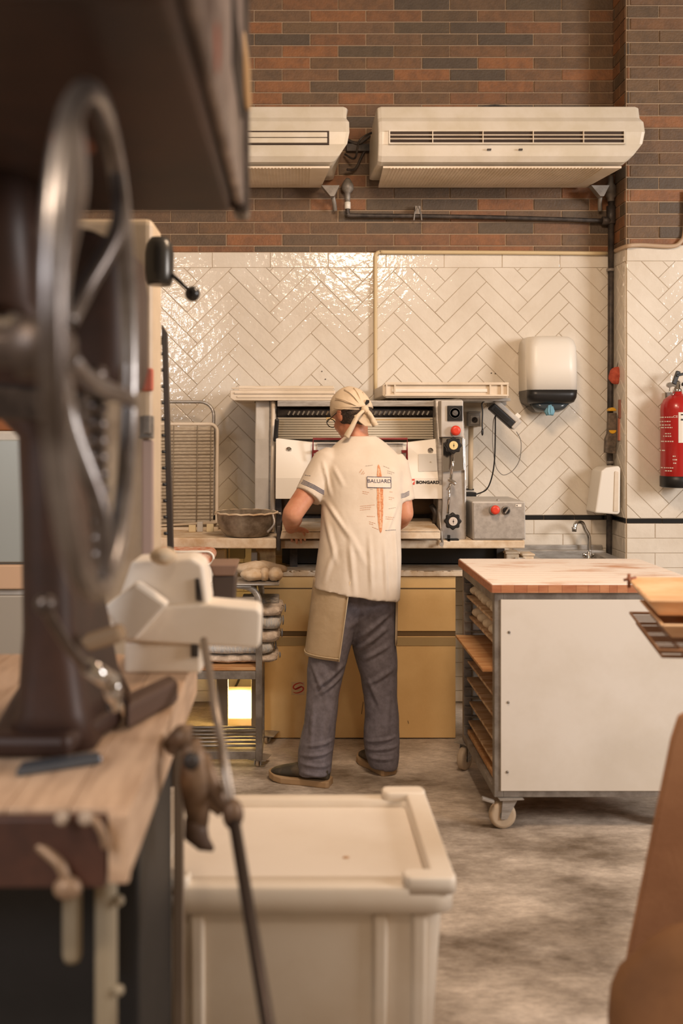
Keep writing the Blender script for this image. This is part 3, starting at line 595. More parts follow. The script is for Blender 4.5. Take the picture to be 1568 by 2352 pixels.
def starknob(px, py, face, nm):
    c = P(px, py, 4.62); m = MB(); n = 48
    ring = lambda r, d: [c+Vector((math.cos(2*math.pi*k/n)*(r*(1+.09*math.cos(8*2*math.pi*k/n))), -d, math.sin(2*math.pi*k/n)*(r*(1+.09*math.cos(8*2*math.pi*k/n))))) for k in range(n)]
    m.loft([ring(.030, -.015), ring(.038, -.01), ring(.039, .008), ring(.033, .014)]); m.lathe(c, (0, -1, 0), [(.012, -.09), (.012, 0)], 12); o = obj(nm, m, M_blk, mc)
    m = MB(); m.lathe(c, (0, -1, 0), [(.021, .012), (.021, .017), (.019, .018)], 24); m2 = obj('dial_face', m, face, mc)
    m = MB(); m.rbox(c+Vector((.001, -.0185, 0)), (.0016, .001, .022)); m.rbox(c+Vector((.001, -.0185, 0)), (.006, .001, .006)); obj('dial_mark', m, M_dark, mc)
starknob(1040, 1023, pm('yellowed_dial', (226, 206, 150), .3), 'upper_star_knob'); starknob(1039, 1197, pm('pale_dial', (206, 196, 186), .3), 'lower_star_knob')
m = MB(); m.tube([P(1041, 1042, 4.67), P(1035, 1100, 4.665)], .007, 10); m.tube([P(1033, 1110, 4.665), P(1028, 1180, 4.665)], .006, 10); obj('linkage_rod', m, M_chrome, mc)
m = MB(); c = P(1037, 1106, 4.66); m.rbox(c, (.034, .03, .02), Euler((0, .5, 0)).to_matrix()); m.tube([P(1029, 1100, 4.64), P(1046, 1112, 4.64)], .009, 10); m.tube([P(1036, 1112, 4.65), P(1026, 1126, 4.65)], .006, 8); obj('clevis', m, M_chrome, mc, bev=.002)
m = MB(); m.box(X(1024, 4.68), X(1052, 4.68), 4.66, 4.70, 1.008, 1.014); m.rbox(P(1030, 1236, 4.67), (.012, .02, .03)); obj('hinge', m, M_blk, mc)
# infeed boards on top
def ledge(px0, px1, py0, py1, Y, D, lab, ribs):
    m = MB(); a, b, z0, z1 = X(px0, Y), X(px1, Y), Z(py1, Y), Z(py0, Y)
    t_ = T('infeed_shelf', lab, 'shelf', ((a+b)/2, Y+D/2, z0), 'cream boards above the dough machine')
    m.prism([(a, Y, z1), (a, Y+.02, z0+.006), (a+.03, Y+.04, z0), (a+.03, Y+D, z0), (a, Y+D, z1)] if False else [(a, Y, z0+.012), (a+.02, Y, z0), (b, Y, z0), (b, Y, z1), (a, Y, z1)], (0, D, 0)); obj('board', m, M_cream, t_, bev=.004)
    return t_
t1 = ledge(528, 770, 896, 920, 4.90, .5, 'cream ridged board over the left of the dough machine', 1)
for k, (za, out) in enumerate(((Z(892, 4.9), .012), (Z(903, 4.9), .008), (Z(912, 4.9), .005))):
    m = MB(); m.box(X(532+k*6, 4.9), X(768, 4.9), 4.9-out, 4.905, za-.004, za+.005); obj('ridge', m, M_cream, t1, bev=.002)
m = MB(); m.box(X(545, 4.9), X(768, 4.9), 5.0, 5.35, Z(896, 4.9), Z(884, 4.9)); obj('upper_lip', m, M_cream, t1, bev=.003)
t2 = ledge(878, 1166, 884, 914, 4.92, .5, 'cream framed board over the right of the dough machine', 0)
m = MB(); Y = 4.905
m.box(X(884, Y), X(1168, Y), Y, Y+.016, Z(884, Y), Z(878, Y)); m.box(X(884, Y), X(1168, Y), Y, Y+.016, Z(910, Y), Z(906, Y)); obj('frame_rail', m, M_cream, t2, bev=.002)
for px in (886, 905, 1124, 1150, 1164):
    m = MB(); m.box(X(px, Y), X(px, Y)+.008, Y, Y+.016, Z(906, Y), Z(884, Y)); obj('frame_stile', m, M_cream, t2)
m = MB(); m.box(X(900, Y), X(1120, Y), Y+.01, Y+.02, Z(900, Y), Z(893, Y)); obj('inset_strip', m, M_white, t2)
m = MB(); m.box(X(1060, 5.0), X(1172, 5.0), 5.0, 5.36, Z(921, 5.0), Z(914, 5.0)); obj('under_plate', m, M_steel, t2)
for px in (585, 700): m = MB(); m.box(X(px, 5.1), X(px, 5.1)+.02, 5.05, 5.2, 1.69, Z(919, 4.9)); obj('support', m, M_steeld, t1)
for px in (900, 1000): m = MB(); m.box(X(px, 5.1), X(px, 5.1)+.02, 5.05, 5.2, 1.69, Z(913, 4.92)); obj('support', m, M_steeld, t2)
# box, switch, conduit, scanner
bx = T('control_cabinet', 'grey control box with red stop button standing right of the dough machine', 'box', (1.0, 4.85, 1.008))
a, b = X(1086, YM), X(1208, YM)
m = MB(); m.prism([(a, YM+.005, 1.01), (b, YM+.005, 1.01), (b-.004, YM+.005, Z(1152, YM)), (a-.004, YM+.005, Z(1152, YM))], (0, .36, 0)); obj('housing', m, M_lgrey, bx, bev=.006)
m = MB(); m.prism([(a+.004, YM-.002, 1.016), (b-.006, YM-.002, 1.016), (b-.008, YM-.002, Z(1155, YM)), (a+.0, YM-.002, Z(1155, YM))], (0, .006, 0)); obj('lid', m, pm('lid_grey', (178, 172, 164), .4, .15, col2=(160, 154, 146), ns=40), bx, bev=.004)
def btn(px, py, mat, prof, nm):
    c = P(px, py, YM); c.y = YM-.002; m = MB(); m.lathe(c, (0, -1, 0), prof, 24); return obj(nm, m, mat, bx), c
btn(1133, 1172, M_steeld, [(.024, 0), (.024, .004), (.016, .006)], 'button_collar')
btn(1134, 1170, M_red, [(.012, 0), (.012, .02), (.021, .022), (.0225, .03), (.02, .036), (.01, .038)], 'red_button')
btn(1161, 1172, M_steeld, [(.022, 0), (.022, .004), (.016, .006)], 'button_collar')
o, c = btn(1161, 1172, M_blk, [(.0165, 0), (.0165, .014), (.014, .016)], 'selector')
m = MB(); m.rbox(c+Vector((0, -.02, 0)), (.006, .012, .03), Euler((0, .6, 0)).to_matrix()); obj('selector_bar', m, M_grey, bx)
m = MB(); c = P(1190, 1161, YM); m.box(c.x-.014, c.x+.014, YM-.004, YM-.002, c.z-.006, c.z+.006); obj('label', m, M_white, bx)
m = MB(); m.box(c.x-.01, c.x-.005, YM-.0055, YM-.004, c.z-.003, c.z+.003); obj('label_mark', m, M_dark, bx)
m = MB(); c = P(1143, 1150, YM+.05); m.lathe(c, (0, 0, 1), [(.006, -.004), (.008, .004), (.004, .008)], 10); obj('screw', m, M_steel, bx)
sw = T('wall_switch', 'grey rotary wall switch on a backing plate with pale conduit below', 'switch', P(1088, 1130, 5.3))
ys = 5.3
m = MB(); m.box(X(1066, ys), X(1112, ys), ys+.03, ys+.14, Z(980, ys), Z(918, ys)); obj('backing_plate', m, pm('dusty_grey', (178, 162, 138), .7), sw, bev=.004)
m = MB(); m.box(X(1073, ys), X(1101, ys), ys-.03, ys+.03, Z(979, ys), Z(948, ys)); m.box(X(1073, ys), X(1101, ys), ys-.04, ys+.03, Z(949, ys), Z(945, ys)); obj('switch_box', m, M_grey, sw, bev=.005)
m = MB(); m.box(X(1078, ys), X(1097, ys), ys-.034, ys-.03, Z(974, ys), Z(955, ys)); obj('switch_face', m, M_lgrey, sw)
m = MB(); c = P(1087, 965, ys); c.y = ys-.034; m.lathe(c, (0, -1, 0), [(.016, 0), (.016, .006), (.012, .008)], 18); m.rbox(c+Vector((0, -.012, 0)), (.008, .012, .028), Euler((0, .7, 0)).to_matrix()); obj('switch_knob', m, M_dark, sw)
m = MB(); m.tube([P(1081, 980, 5.33), P(1080, 1124, 5.33)], .0145, 12); obj('conduit', m, pm('pale_conduit', (206, 184, 152), .5), sw)
m = MB(); m.box(X(1070, ys), X(1094, ys), ys, ys+.08, Z(1141, ys), Z(1131, ys)); m.box(X(1070, ys), X(1090, ys), ys+.02, ys+.08, Z(1127, ys), Z(1123, ys)); obj('plug_block', m, M_blk, sw, bev=.003)
sc = T('handheld_display', 'tilted black fronted device with silver back hanging by its cable above the control box', 'device', P(1160, 985, 5.12))
ang = math.radians(42); Rm = Euler((0, ang, 0)).to_matrix(); c = P(1156, 952, 5.12)
m = MB(); m.rbox(c+Rm@Vector((0, 0, -.012)), (.165, .05, .042), Rm); obj('black_front', m, M_blk, sc, bev=.008)
m = MB(); m.rbox(c+Rm@Vector((.006, .0, .022)), (.178, .055, .026), Rm); m.rbox(c+Rm@Vector((.082, -.002, .0)), (.022, .058, .056), Rm); obj('silver_back', m, M_lgrey, sc, bev=.006)
m = MB(); m.rbox(c+Rm@Vector((-.01, -.026, -.012)), (.10, .002, .014), Rm); obj('screen', m, pm('screen_dark', (44, 44, 44), .1), sc)
m = MB(); m.box(X(1138, 5.2), X(1158, 5.2), 5.15, 5.44, Z(932, 5.2), Z(921, 5.2)); obj('shelf_hook', m, M_steeld, sc)
m = MB(); m.rbox(c+Rm@Vector((.06, .0, .045)), (.03, .03, .02), Rm); obj('battery_clip', m, M_white, sc, bev=.003)
m = MB(); m.tube(spline([P(1137, 955, 5.12), P(1137, 1000, 5.15), P(1135, 1060, 5.2), P(1128, 1100, 5.25), P(1116, 1125, 5.28), P(1094, 1135, 5.3)], 8), .0038, 8)
one('black_cable', m, M_blk, 'thick black cable running from the tilted device down to the plug block', 'cable')
m = MB(); m.tube(spline([P(1113, 921, 5.1), P(1106, 928, 5.1), P(1108, 945, 5.1), P(1107, 975, 5.1), P(1107.5, 985, 5.1)], 8), .0035, 8); m.lathe(P(1107.5, 991, 5.1), (0, 0, 1), [(.003, -.022), (.006, -.012), (.006, .006), (.003, .016)], 8)
one('hanging_plug_lead', m, M_blk, 'short black lead with a plug hanging left of the tilted device', 'cable')
m = MB(); m.tube(spline([P(1186, 992, 5.14), P(1196, 1015, 5.2), P(1193, 1055, 5.25), P(1178, 1080, 5.28), P(1158, 1091, 5.28), P(1145, 1083, 5.28), P(1137, 1065, 5.26), P(1131, 1020, 5.2), P(1132, 975, 5.15), P(1135, 958, 5.13)], 8), .0022, 8)
one('grey_cable', m, M_grey, 'thin grey cable hanging in a loop below the tilted device', 'cable')
# ---------------------------------------------------------------- cart with wooden top
YA, YB = 3.70, 4.40
XA, XB = .775, 1.53
ct = T('board_cart', 'steel framed cart with thick wooden top, white side panel and castors', 'cart', (1.15, 4.05, 0))
zt_, zb_ = .915, .125
p = .035
for (xx, yy) in ((XA, YA), (XA, YB-p), (XB-p, YA), (XB-p, YB-p)):
    m = MB(); m.box(xx, xx+p, yy, yy+p, zb_, zt_-.0); obj('post', m, M_steeld, ct, bev=.002)
for (z0, z1) in ((zt_-.04, zt_), (zb_, zb_+.032)):
    for yy in (YA, YB-p): m = MB(); m.box(XA+p, XB-p, yy, yy+p, z0, z1); obj('rail', m, M_steeld, ct, bev=.002)
    for xx in (XA, XB-p): m = MB(); m.box(xx, xx+p, YA+p, YB-p, z0, z1); obj('rail', m, M_steeld, ct, bev=.002)
m = MB(); m.box(XA+.024, XB-.012, YA-.006, YA+.004, zb_+.026, zt_-.026); obj('side_panel', m, pm('white_panel', (226, 220, 210), .45, col2=(214, 206, 192), ns=1.6), ct, bev=.0015)
m = MB(); m.box(XA+p, XB-p, YB-.012, YB-.004, zb_+.03, zt_-.04); obj('back_panel', m, M_white, ct)
for py in (1452, 1613, 1773):
    m = MB(); c = P(1163 + (1452-py)*.013+6, py, YA-.006); m.lathe(c, (0, -1, 0), [(.0055, 0), (.005, .003), (.002, .0045)], 12); obj('screw', m, M_steeld, ct)
# glued staves of the top
M_top = pm('floury_wood_top', (200, 144, 102), .62, col2=(244, 232, 220), ns=2.6, ramp=(.28, .48), stretch=(1.0, 2.6, 2.6), bump=.08, bs=60)
M_tops = [pm('wood_edge_%s' % n, c, .55, col2=c2, ns=8, stretch=(1, 6, 6)) for n, c, c2 in (('red', (168, 104, 70), (186, 126, 88)), ('tan', (180, 118, 80), (198, 140, 100)))]
zt1 = Z(1341, YA-.01)
yy = YA-.012; k = 0
n_st = 12; wS = (YB+.02-yy)/n_st
for k in range(n_st):
    m = MB(); m.box(XA-.012, XB+.06, yy+k*wS+.0004, yy+(k+1)*wS-.0004, zt_+.001, zt1); m2 = obj('stave', m, [M_top], ct, bev=.0025)
# front edge blocks in alternating tones
x_ = XA-.012
random.seed(21); ek = 0
while x_ < XB+.05:
    wd = random.uniform(.03, .06); m = MB(); m.box(x_+.0005, min(x_+wd, XB+.06)-.0005, YA-.016, YA-.0125, zt_+.003, zt1-.004); obj('edge_block', m, M_tops[ek % 2], ct); x_ += wd; ek += 1
m = MB(); m.box(XA-.0155, XA-.0125, YA-.012, YB+.02, zt_+.003, zt1-.004); obj('edge_strip', m, M_tops[0], ct)
def castor(c, Rz, parent, r=.052, wid=.03, top=.125):
    R_ = Euler((0, 0, Rz)).to_matrix(); c = Vector(c)
    m = MB(); m.lathe((c.x, c.y, r), R_@Vector((0, 1, 0)), [(r*.75, -wid/2), (r*.97, -wid/2+.002), (r, -wid/4), (r, wid/4), (r*.97, wid/2-.002), (r*.75, wid/2)], 32); w_ = obj('wheel', m, pm('castor_cream', (186, 166, 140), .55), parent)
    m = MB(); m.lathe((c.x, c.y, r), R_@Vector((0, 1, 0)), [(r*.3, -wid/2-.004), (r*.3, wid/2+.004)], 16); obj('hub', m, M_steeld, parent)
    zt = top
    m = MB(); off = R_@Vector((.025, 0, 0))
    for s in (-1, 1):
        q = R_@Vector((0, s*(wid/2+.006), 0)); m.prism([Vector((c.x, c.y, r-.012))+q-R_@Vector((.012, 0, 0)), Vector((c.x, c.y, r-.012))+q+R_@Vector((.012, 0, 0)), Vector((c.x, c.y, zt-.008))+q+off+R_@Vector((.03, 0, 0)), Vector((c.x, c.y, zt-.008))+q+off-R_@Vector((.03, 0, 0))], R_@Vector((0, .002*s, 0)))
    m.rbox(Vector((c.x, c.y, zt-.006))+off, (.085, .06, .004), R_); m.rbox(Vector((c.x, c.y, zt-.003))+off, (.095, .085, .003), R_); obj('castor_fork', m, M_steel, parent)
for (xx, yy, rz) in ((XA+.035, 3.72, .1), (XA+.004, 4.36, .9), (XB-.06, 3.74, .1), (XB-.06, 4.33, 1.2)): castor((xx, yy, 0), rz, ct)
m = MB(); m.rbox((XA-.025, 3.70, .115), (.05, .02, .012), Euler((0, .3, 0)).to_matrix()); obj('brake_lever', m, M_steel, ct, bev=.003)
# runner pegs along the posts
for xx in (XA+.006,):
    for k in range(16):
        z_ = .20+k*.043; m = MB(); m.box(XA+.004, XB-.01, YB-p-.022, YB-p, z_, z_+.004); obj('runner', m, M_steeld, ct)
        m = MB(); m.box(XA+p, XB-.01, YA+.004, YA+.018, z_, z_+.004); obj('runner', m, M_steeld, ct)
bz = [.79, .695, .606, .493, .415, .305, .219, .172]
bl = ['topmost wooden board slid into the cart, with floury dough pieces on it', 'second board from the top of the cart, carrying floury loaves', 'orange wooden board sticking out furthest from the cart',
      'fourth wooden board from the top of the cart', 'fifth wooden board from the top of the cart', 'sixth wooden board from the top of the cart', 'seventh wooden board from the top, just above the lowest pair', 'lowest thick pale board resting on the bottom rail of the cart']
for i, z_ in enumerate(bz):
    xl = XA+.012+(-.05 if i == 2 else .004*((i*7) % 4)); th = .012 if i < 7 else .022
    m = MB(); m.box(xl, XB-.04, YA+.037, YB-.038, z_-th/2, z_+th/2)
    one('wooden_board', m, M_wood if i in (2, 7) else pm('floury_board', (172, 132, 92), .75, col2=(214, 186, 150), ns=7, stretch=(1, 5, 5)), bl[i], 'board', 'wooden boards in the cart', bev=.002)
def dough(c, r, lab, grp, n=2, mat=None):
    m = MB(); m.ell(c, r, n=16, m=10); o = one('dough_piece', m, mat or M_dough, lab, 'dough', grp)
    d = o.modifiers.new('d', 'DISPLACE'); d.texture = tex('doughn', .04); d.strength = .016; d.texture_coords = 'LOCAL'; return o
ORD = ['nearest the front post', 'second from the front post', 'third from the front post', 'fourth from the front post', 'fifth from the front post', 'sixth from the front post', 'furthest back, seventh from the front post']
for k in range(7): dough((XA+.075+.003*(k % 3), 3.80+k*.085, .796+.026), (.055, .032, .026), 'long dough piece on the topmost board, '+ORD[k], 'dough pieces on the topmost board')
for k in range(5): dough((XA+.075, 3.81+k*.12, .701+.026), (.05, .045, .026), 'rounded floury loaf on the second board, '+ORD[k], 'loaves on the second board')
for i, z_ in ((3, .493), (4, .415), (5, .305)):
    for k in range(3): dough((XA+.12, 3.86+k*.16, z_+.006+.018), (.03, .028, .018), 'small dark dough lump on the %s board, %s' % ({3: 'fourth', 4: 'fifth', 5: 'sixth'}[i], ORD[k]), 'dough lumps on the %s board' % {3: 'fourth', 4: 'fifth', 5: 'sixth'}[i], mat=pm('brown_dough', (150, 116, 84), .8))
# ---------------------------------------------------------------- left counter, bowl, grids, trolley
lc = T('side_counter', 'long white counter board left of the dough machine carrying the steel bowl', 'counter', (-.6, 4.9, 0))
YL = 4.60; a, b = -1.44, X(634, YL)
m = MB(); z1 = Z(1237, YL); z0 = Z(1260, YL)
m.prism([(a, YL, z0+.004), (b, YL, z0), (b, YL, z1), (-.45, YL, z1+.002), (a, YL, z1+.012)], (0, .24, 0)); m.box(a, -.21, YL+.24, YL+.7, z0+.003, z1); obj('top', m, M_flour, lc, bev=.005)
for xx in (-1.4, -.75):
    m = MB(); m.box(xx, xx+.05, 5.2, 5.25, 0, z0); obj('leg', m, M_steeld, lc)
ZLC = z1
lg = T('block_support', 'dusty wooden upright block under the end of the white counter board', 'support', (X(605, 4.72), 4.72, .84))
m = MB(); m.box(X(588, 4.72), X(632, 4.72), 4.72, 4.85, .845, z0); obj('block', m, pm('dusty_block', (186, 158, 112), .8, col2=(140, 112, 76), ns=16), lg, bev=.004)
m = MB(); m.box(X(577, 4.70), X(591, 4.70), 4.68, 4.72, Z(1302, 4.7), Z(1268, 4.7)); obj('metal_catch', m, M_grey, lg, bev=.003)
m = MB(); m.box(X(520, 5.2), X(562, 5.2), 5.2, 5.26, Z(1284, 5.2), Z(1257, 5.2)-.0); one('hanging_box', m, M_grey, 'small dark grey box under the white counter board, in front of the tiles', 'box', bev=.003)
# deep plastic tray and crate under the counter board
m = MB(); o_ = [rrect(-.62, 4.62, .26+.02*k, .17+.01*k, .05, .84+.06*k) for k in (0, 1, 2)]; i_ = [rrect(-.62, 4.62, .25+.02*k, .16+.01*k, .045, .85+.06*k) for k in (1.9, 0)]
t = T('plastic_crate', 'pale plastic crate with lid under the white counter board', 'crate', (-.5, 4.8, .6))
xa, xb = X(395, 4.8), X(519, 4.8)
m = MB(); m.box(xa-.15, xb, 4.8, 5.1, .50, Z(1262, 4.8)); obj('body', m, pm('pale_crate', (214, 196, 164), .5), t, bev=.01)
rt = T('red_tray', 'shallow tray with rounded white rim and reddish contents below the counter board', 'tray', (X(445, 4.45), 4.48, .844))
c = P(440, 1287, 4.38); c.y = 4.38
m = MB(); 
pts = [(c.x-.2, 4.38, c.z+.04)]+[(c.x+.07+.03*math.cos(an), 4.38, c.z+.01+.03*math.sin(an)) for an in [math.pi/2-i*math.pi/8 for i in range(9)]]+[(c.x-.2, 4.38, c.z-.02)]
m.tube(pts, .0055, 8); obj('rim', m, M_white, rt)
m = MB(); m.prism([Vector(p)+Vector((0, .004, 0)) for p in pts], (0, .18, 0)); obj('filling', m, pm('reddish', (206, 126, 92), .8, col2=(226, 196, 172), ns=30), rt)
m = MB(); m.box(c.x-.2, c.x+.09, 4.385, 4.57, .845, c.z-.024); obj('base', m, M_white, rt, bev=.004)
bw = T('mixing_bowl', 'large flour crusted steel bowl on the white counter board', 'bowl', (X(566, 4.7), 4.7, ZLC))
cx_, r1 = X(566, 4.7), 70*4.7/F
m = MB(); m.lathe((cx_, 4.70, ZLC+.001), (0, 0, 1), [(.085, 0), (.10, .004), (.125, .03), (.143, .07), (r1-.004, .114), (r1, .118), (r1-.003, .120), (.138, .07), (.118, .032), (.08, .01)], 48); obj('bowl', m, pm('floury_steel', (168, 156, 138), .6, .35, col2=(112, 98, 82), ns=9, bump=.3, bs=30), bw)
m = MB(); m.tube([(cx_+(r1+.003)*math.cos(k*math.pi/24), 4.70+(r1+.003)*math.sin(k*math.pi/24), ZLC+.118+.002*math.sin(k*2.1)) for k in range(48)], .0045, 8, closed=True); obj('crusted_rim', m, M_flour, bw)
m = MB(); m.tube(spline([(cx_+r1-.02, 4.62, ZLC+.115), (cx_+r1-.012, 4.60, ZLC+.07), (cx_+r1-.045, 4.61, ZLC+.03)], 5), .006, 8); m.tube([(cx_+r1, 4.70, ZLC+.115), (cx_+r1+.02, 4.69, ZLC+.112)], .006, 8); obj('handle', m, M_steel, bw)
def grid(xl, xr, zb, zt, Y, lab, mesh, lean, r=.008, rc=.05):
    t = T('oven_grid', lab, 'grid', ((xl+xr)/2, Y, zb), 'oven grids leaning on the tiles')
    yy = lambda z: Y+lean*(z-zb)
    cs = [(xl+rc, zt-rc, math.pi, math.pi/2), (xr-rc, zt-rc, math.pi/2, 0), (xr-rc, zb+rc, 0, -math.pi/2), (xl+rc, zb+rc, -math.pi/2, -math.pi)]
    pts = []
    for cx, cz, a0, a1 in cs:
        for i in range(7):
            an = a0+(a1-a0)*i/6; z_ = cz+rc*math.sin(an); pts.append(Vector((cx+rc*math.cos(an), yy(z_), z_)))
    m = MB(); m.tube(pts, r, 10, closed=True); obj('frame', m, M_cream if mesh else M_steel, t)
    if mesh:
        m = MB(); d = Vector((0, lean, 1)); m.prism([(xl+.012, yy(zb+.012)+.006, zb+.012), (xr-.02, yy(zb+.012)+.006, zb+.012), (xr-.02, yy(zt-.012)+.006, zt-.012), (xl+.012, yy(zt-.012)+.006, zt-.012)], (0, .003, 0)); obj('cloth_backing', m, pm('grey_mesh', (196, 182, 160), .85, col2=(170, 154, 132), ns=40, stretch=(1, 1, 8)), t)
        n = 0
        z_ = zb+.02
        while z_ < zt-.02:
            m = MB(); m.tube([(xl+.01, yy(z_), z_), (xr-.02, yy(z_+.002), z_+.002)], .0016 if n % 4 else .003, 6); obj('cross_wire', m, pm('wire_grey', (150, 136, 116), .6, .1), t); n += 1; z_ += .018
        for fx in (.08, .3, .52, .78, .93):
            xx = xl+(xr-xl)*fx; m = MB(); m.tube([(xx, yy(zb)-.004, zb+.006), (xx, yy(zt)-.004, zt-.006)], .0022, 6); obj('upright_wire', m, pm('wire_grey', (150, 136, 116), .6, .1), t)
    return t
Yg = 5.12
grid(X(300, 5.2), X(488, 5.2), ZLC+.01, Z(922, 5.2), 5.24, 'plain tube grid frame whose rounded loop shows above the meshed grid', False, .06, .009, .075)
grid(X(290, 5.1), X(499, 5.1), ZLC+.012, Z(974, 5.1), 5.06, 'meshed oven grid with cream rounded tube frame standing on the counter board', True, .1, .009, .04)
m = MB(); m.prism([(-.85, 4.98, ZLC+.012), (-.42, 4.98, ZLC+.035), (-.32, 5.0, ZLC+.045), (-.32, 5.0, ZLC+.05), (-.42, 4.98, ZLC+.042), (-.85, 4.98, ZLC+.02)], (0, .05, 0)); one('curved_rod', m, M_cream, 'thin cream curved strip at the foot of the meshed grid', 'strip', bev=.002)
for i, px in enumerate((433, 444+8, 474)):
    m = MB(); yk = 4.90; m.box(X(px, yk), X(px, yk)+(.036 if i != 1 else .03), yk, yk+.02, ZLC+.0, ZLC+(.035, .052, .04)[i]); one('wooden_peg', m, pm('pale_peg', (222, 204, 164), .6) if i != 1 else M_lgrey, ('pale wooden peg on the counter board, leftmost of three', 'greyish taller peg on the counter board, middle of three', 'pale wooden peg on the counter board, nearest the bowl')[i], 'peg', 'pegs on the counter board', bev=.003)
m = MB(); yk = 4.98; m.box(-1.4, X(500, yk), yk, yk+.2, ZLC, ZLC+.016); one('counter_slat', m, M_cream, 'flat cream slat lying along the back of the counter board', 'slat', bev=.003)
# lamp under the counter and the grey uprights round it
lp = T('floor_lamp_panel', 'bright glowing lamp low on the floor behind the linen trolley', 'lamp', (X(550, 5.0), 5.0, 0))
m = MB(); m.box(X(524, 5.02)-.03, X(577, 5.02)+.03, 5.0, 5.04, .0, .04); m.box(X(520, 5.0)-.03, X(580, 5.0)+.03, 5.03, 5.10, .0, .18); obj('housing', m, M_cream, lp, bev=.004)
m = MB(); m.box(X(520, 5.0), X(580, 5.0), 5.015, 5.03, .025, .165); obj('diffuser', m, pm('lamp_glow', (255, 225, 160), .5, emit=(255, 214, 130), es=14), lp, bev=.006)
pl = bpy.data.lights.new('floor_lamp_light', 'POINT'); pl.energy = 3.5; pl.color = (1, .66, .22); pl.shadow_soft_size = .05; po = bpy.data.objects.new('floor_lamp_light', pl); po.location = (X(550, 5.0), 4.96, .22); COL.objects.link(po)
m = MB(); m.tube(spline([P(551, 1555, 5.3), P(540, 1578, 5.3), P(525, 1592, 5.3), P(505, 1598, 5.3)], 5), .006, 8); one('lamp_cable', m, M_dark, 'dark cable slanting across the bright wall above the floor lamp', 'cable')
for i, (p0, p1) in enumerate(((497, 523), (577, 589))):
    m = MB(); m.box(X(p0, 4.85), X(p1, 4.85), 4.85, 4.90, 0, z0-.0); one('grey_upright', m, M_grey, ('grey steel upright left of the glowing floor lamp', 'grey steel upright right of the glowing floor lamp')[i], 'post', 'grey uprights beside the floor lamp', bev=.003)
# the trolley
tr = T('linen_trolley', 'steel tube trolley with castors holding the rolled linens', 'trolley', (-.4, 4.57, 0))
Y0, Y1 = 4.37, 4.70; xR = X(602, Y0); xL = xR-.52; ps = .03
for xx in (xL, xR-ps):
    for yy in (Y0, Y1): m = MB(); m.box(xx, xx+ps, yy, yy+ps, .035 if yy < 4.5 else .035, .74); obj('post', m, M_steeld, tr, bev=.003)
for z_ in (.06, .425):
    for yy in (Y0, Y1): m = MB(); m.box(xL+ps, xR-ps, yy, yy+ps, z_-.018, z_+.018); obj('rail', m, M_steeld, tr, bev=.002)
    for xx in (xL, xR-ps): m = MB(); m.box(xx, xx+ps, Y0+ps, Y1, z_-.018, z_+.018); obj('rail', m, M_steeld, tr, bev=.002)
for k in range(6):
    yy = Y0+.06+k*.055; m = MB(); m.tube([(xL+.01, yy, .085), (xR-.01, yy, .085)], .006, 8); obj('shelf_wire', m, M_steel, tr)
for yy in (Y0, Y1):
    m = MB(); m.tube(spline([(xR-.015, yy+.015, .70), (xR-.017, yy+.015, .77), (xR-.045, yy+.015, .815), (xR-.10, yy+.015, .832), (xR-.2, yy+.015, .834)], 6), .015, 12); obj('bent_tube', m, M_steel, tr)
m = MB(); m.box(xL-.02, xR+.075, Y0-.02, Y1+.03, .838, .843); m.tube([(xL-.02, Y0-.02, .843), (xR+.075, Y0-.02, .843), (xR+.075, Y1+.03, .843)], .005, 8); m.tube([(xL-.02, Y0-.005, .832), (xR-.05, Y0-.005, .832)], .006, 8); obj('top_tray', m, M_steel, tr)
m = MB(); m.box(xL+.0, xR+.0, Y0+.005, Y1+.02, .445, .46); obj('shelf_board', m, M_wood, tr, bev=.002)
for (xx, yy) in ((xR-.02, Y1-.0), (xL+.02, Y1)):
    castor((xx+.03, yy+.02, 0), 1.3, tr, .022, .015, .045)
for (xx, yy) in ((xR-.02, Y0+.03), (xL+.02, Y0+.03)): castor((xx, yy, 0), 1.3, tr, .02, .015, .038)
def linen(x0, x1, yc, z0, h, d, lab, seed, mat=None, grp='folded linens stacked on the trolley'):
    random.seed(seed); rings = []; n = 14
    for i in range(13):
        f = i/12; x = x0+(x1-x0)*f; ring = []; dz = random.uniform(-.003, .003); sc = 1-.06*(i == 12)-.06*(i == 0)
        for k in range(n):
            an = 2*math.pi*k/n; ca, sa = math.cos(an), math.sin(an); e = .62
            ring.append(Vector((x+random.uniform(-.004, .004), yc+sc*d/2*abs(ca)**e*(1 if ca > 0 else -1)+random.uniform(-.003, .003), z0+h/2+dz+sc*h/2*abs(sa)**e*(1 if sa > 0 else -1))))
        rings.append(ring)
    m = MB(); m.loft(rings, 0, True)
    o = one('folded_linen', m, mat or M_linen, lab, 'linen', grp); s_ = o.modifiers.new('s', 'SUBSURF'); s_.levels = 1; s_.render_levels = 1
    dd = o.modifiers.new('d', 'DISPLACE'); dd.texture = tex('linenn', .03); dd.strength = .012; dd.texture_coords = 'LOCAL'
    # folds showing on the cut end
    fm = MB()
    for k in range(3):
        rr = h*.5*(.75-.22*k); fm.tube([Vector((x1+.003+.001*k, yc-.10*d+rr*1.3*math.cos(t_)-0, z0+h/2+rr*.8*math.sin(t_))) for t_ in [j*2*math.pi/14 for j in range(14)]], .0022, 5, closed=True)
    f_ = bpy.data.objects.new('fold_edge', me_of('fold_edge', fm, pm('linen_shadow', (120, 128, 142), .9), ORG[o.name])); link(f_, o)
M_lb = pm('bluish_linen', (190, 196, 202), .9, col2=(214, 208, 198), ns=30, bump=.6, bs=60, stretch=(4, 1, 1))
M_lp = pm('pale_linen', (226, 212, 196), .9, col2=(188, 172, 156), ns=24, bump=.6, bs=60)
zz = .462
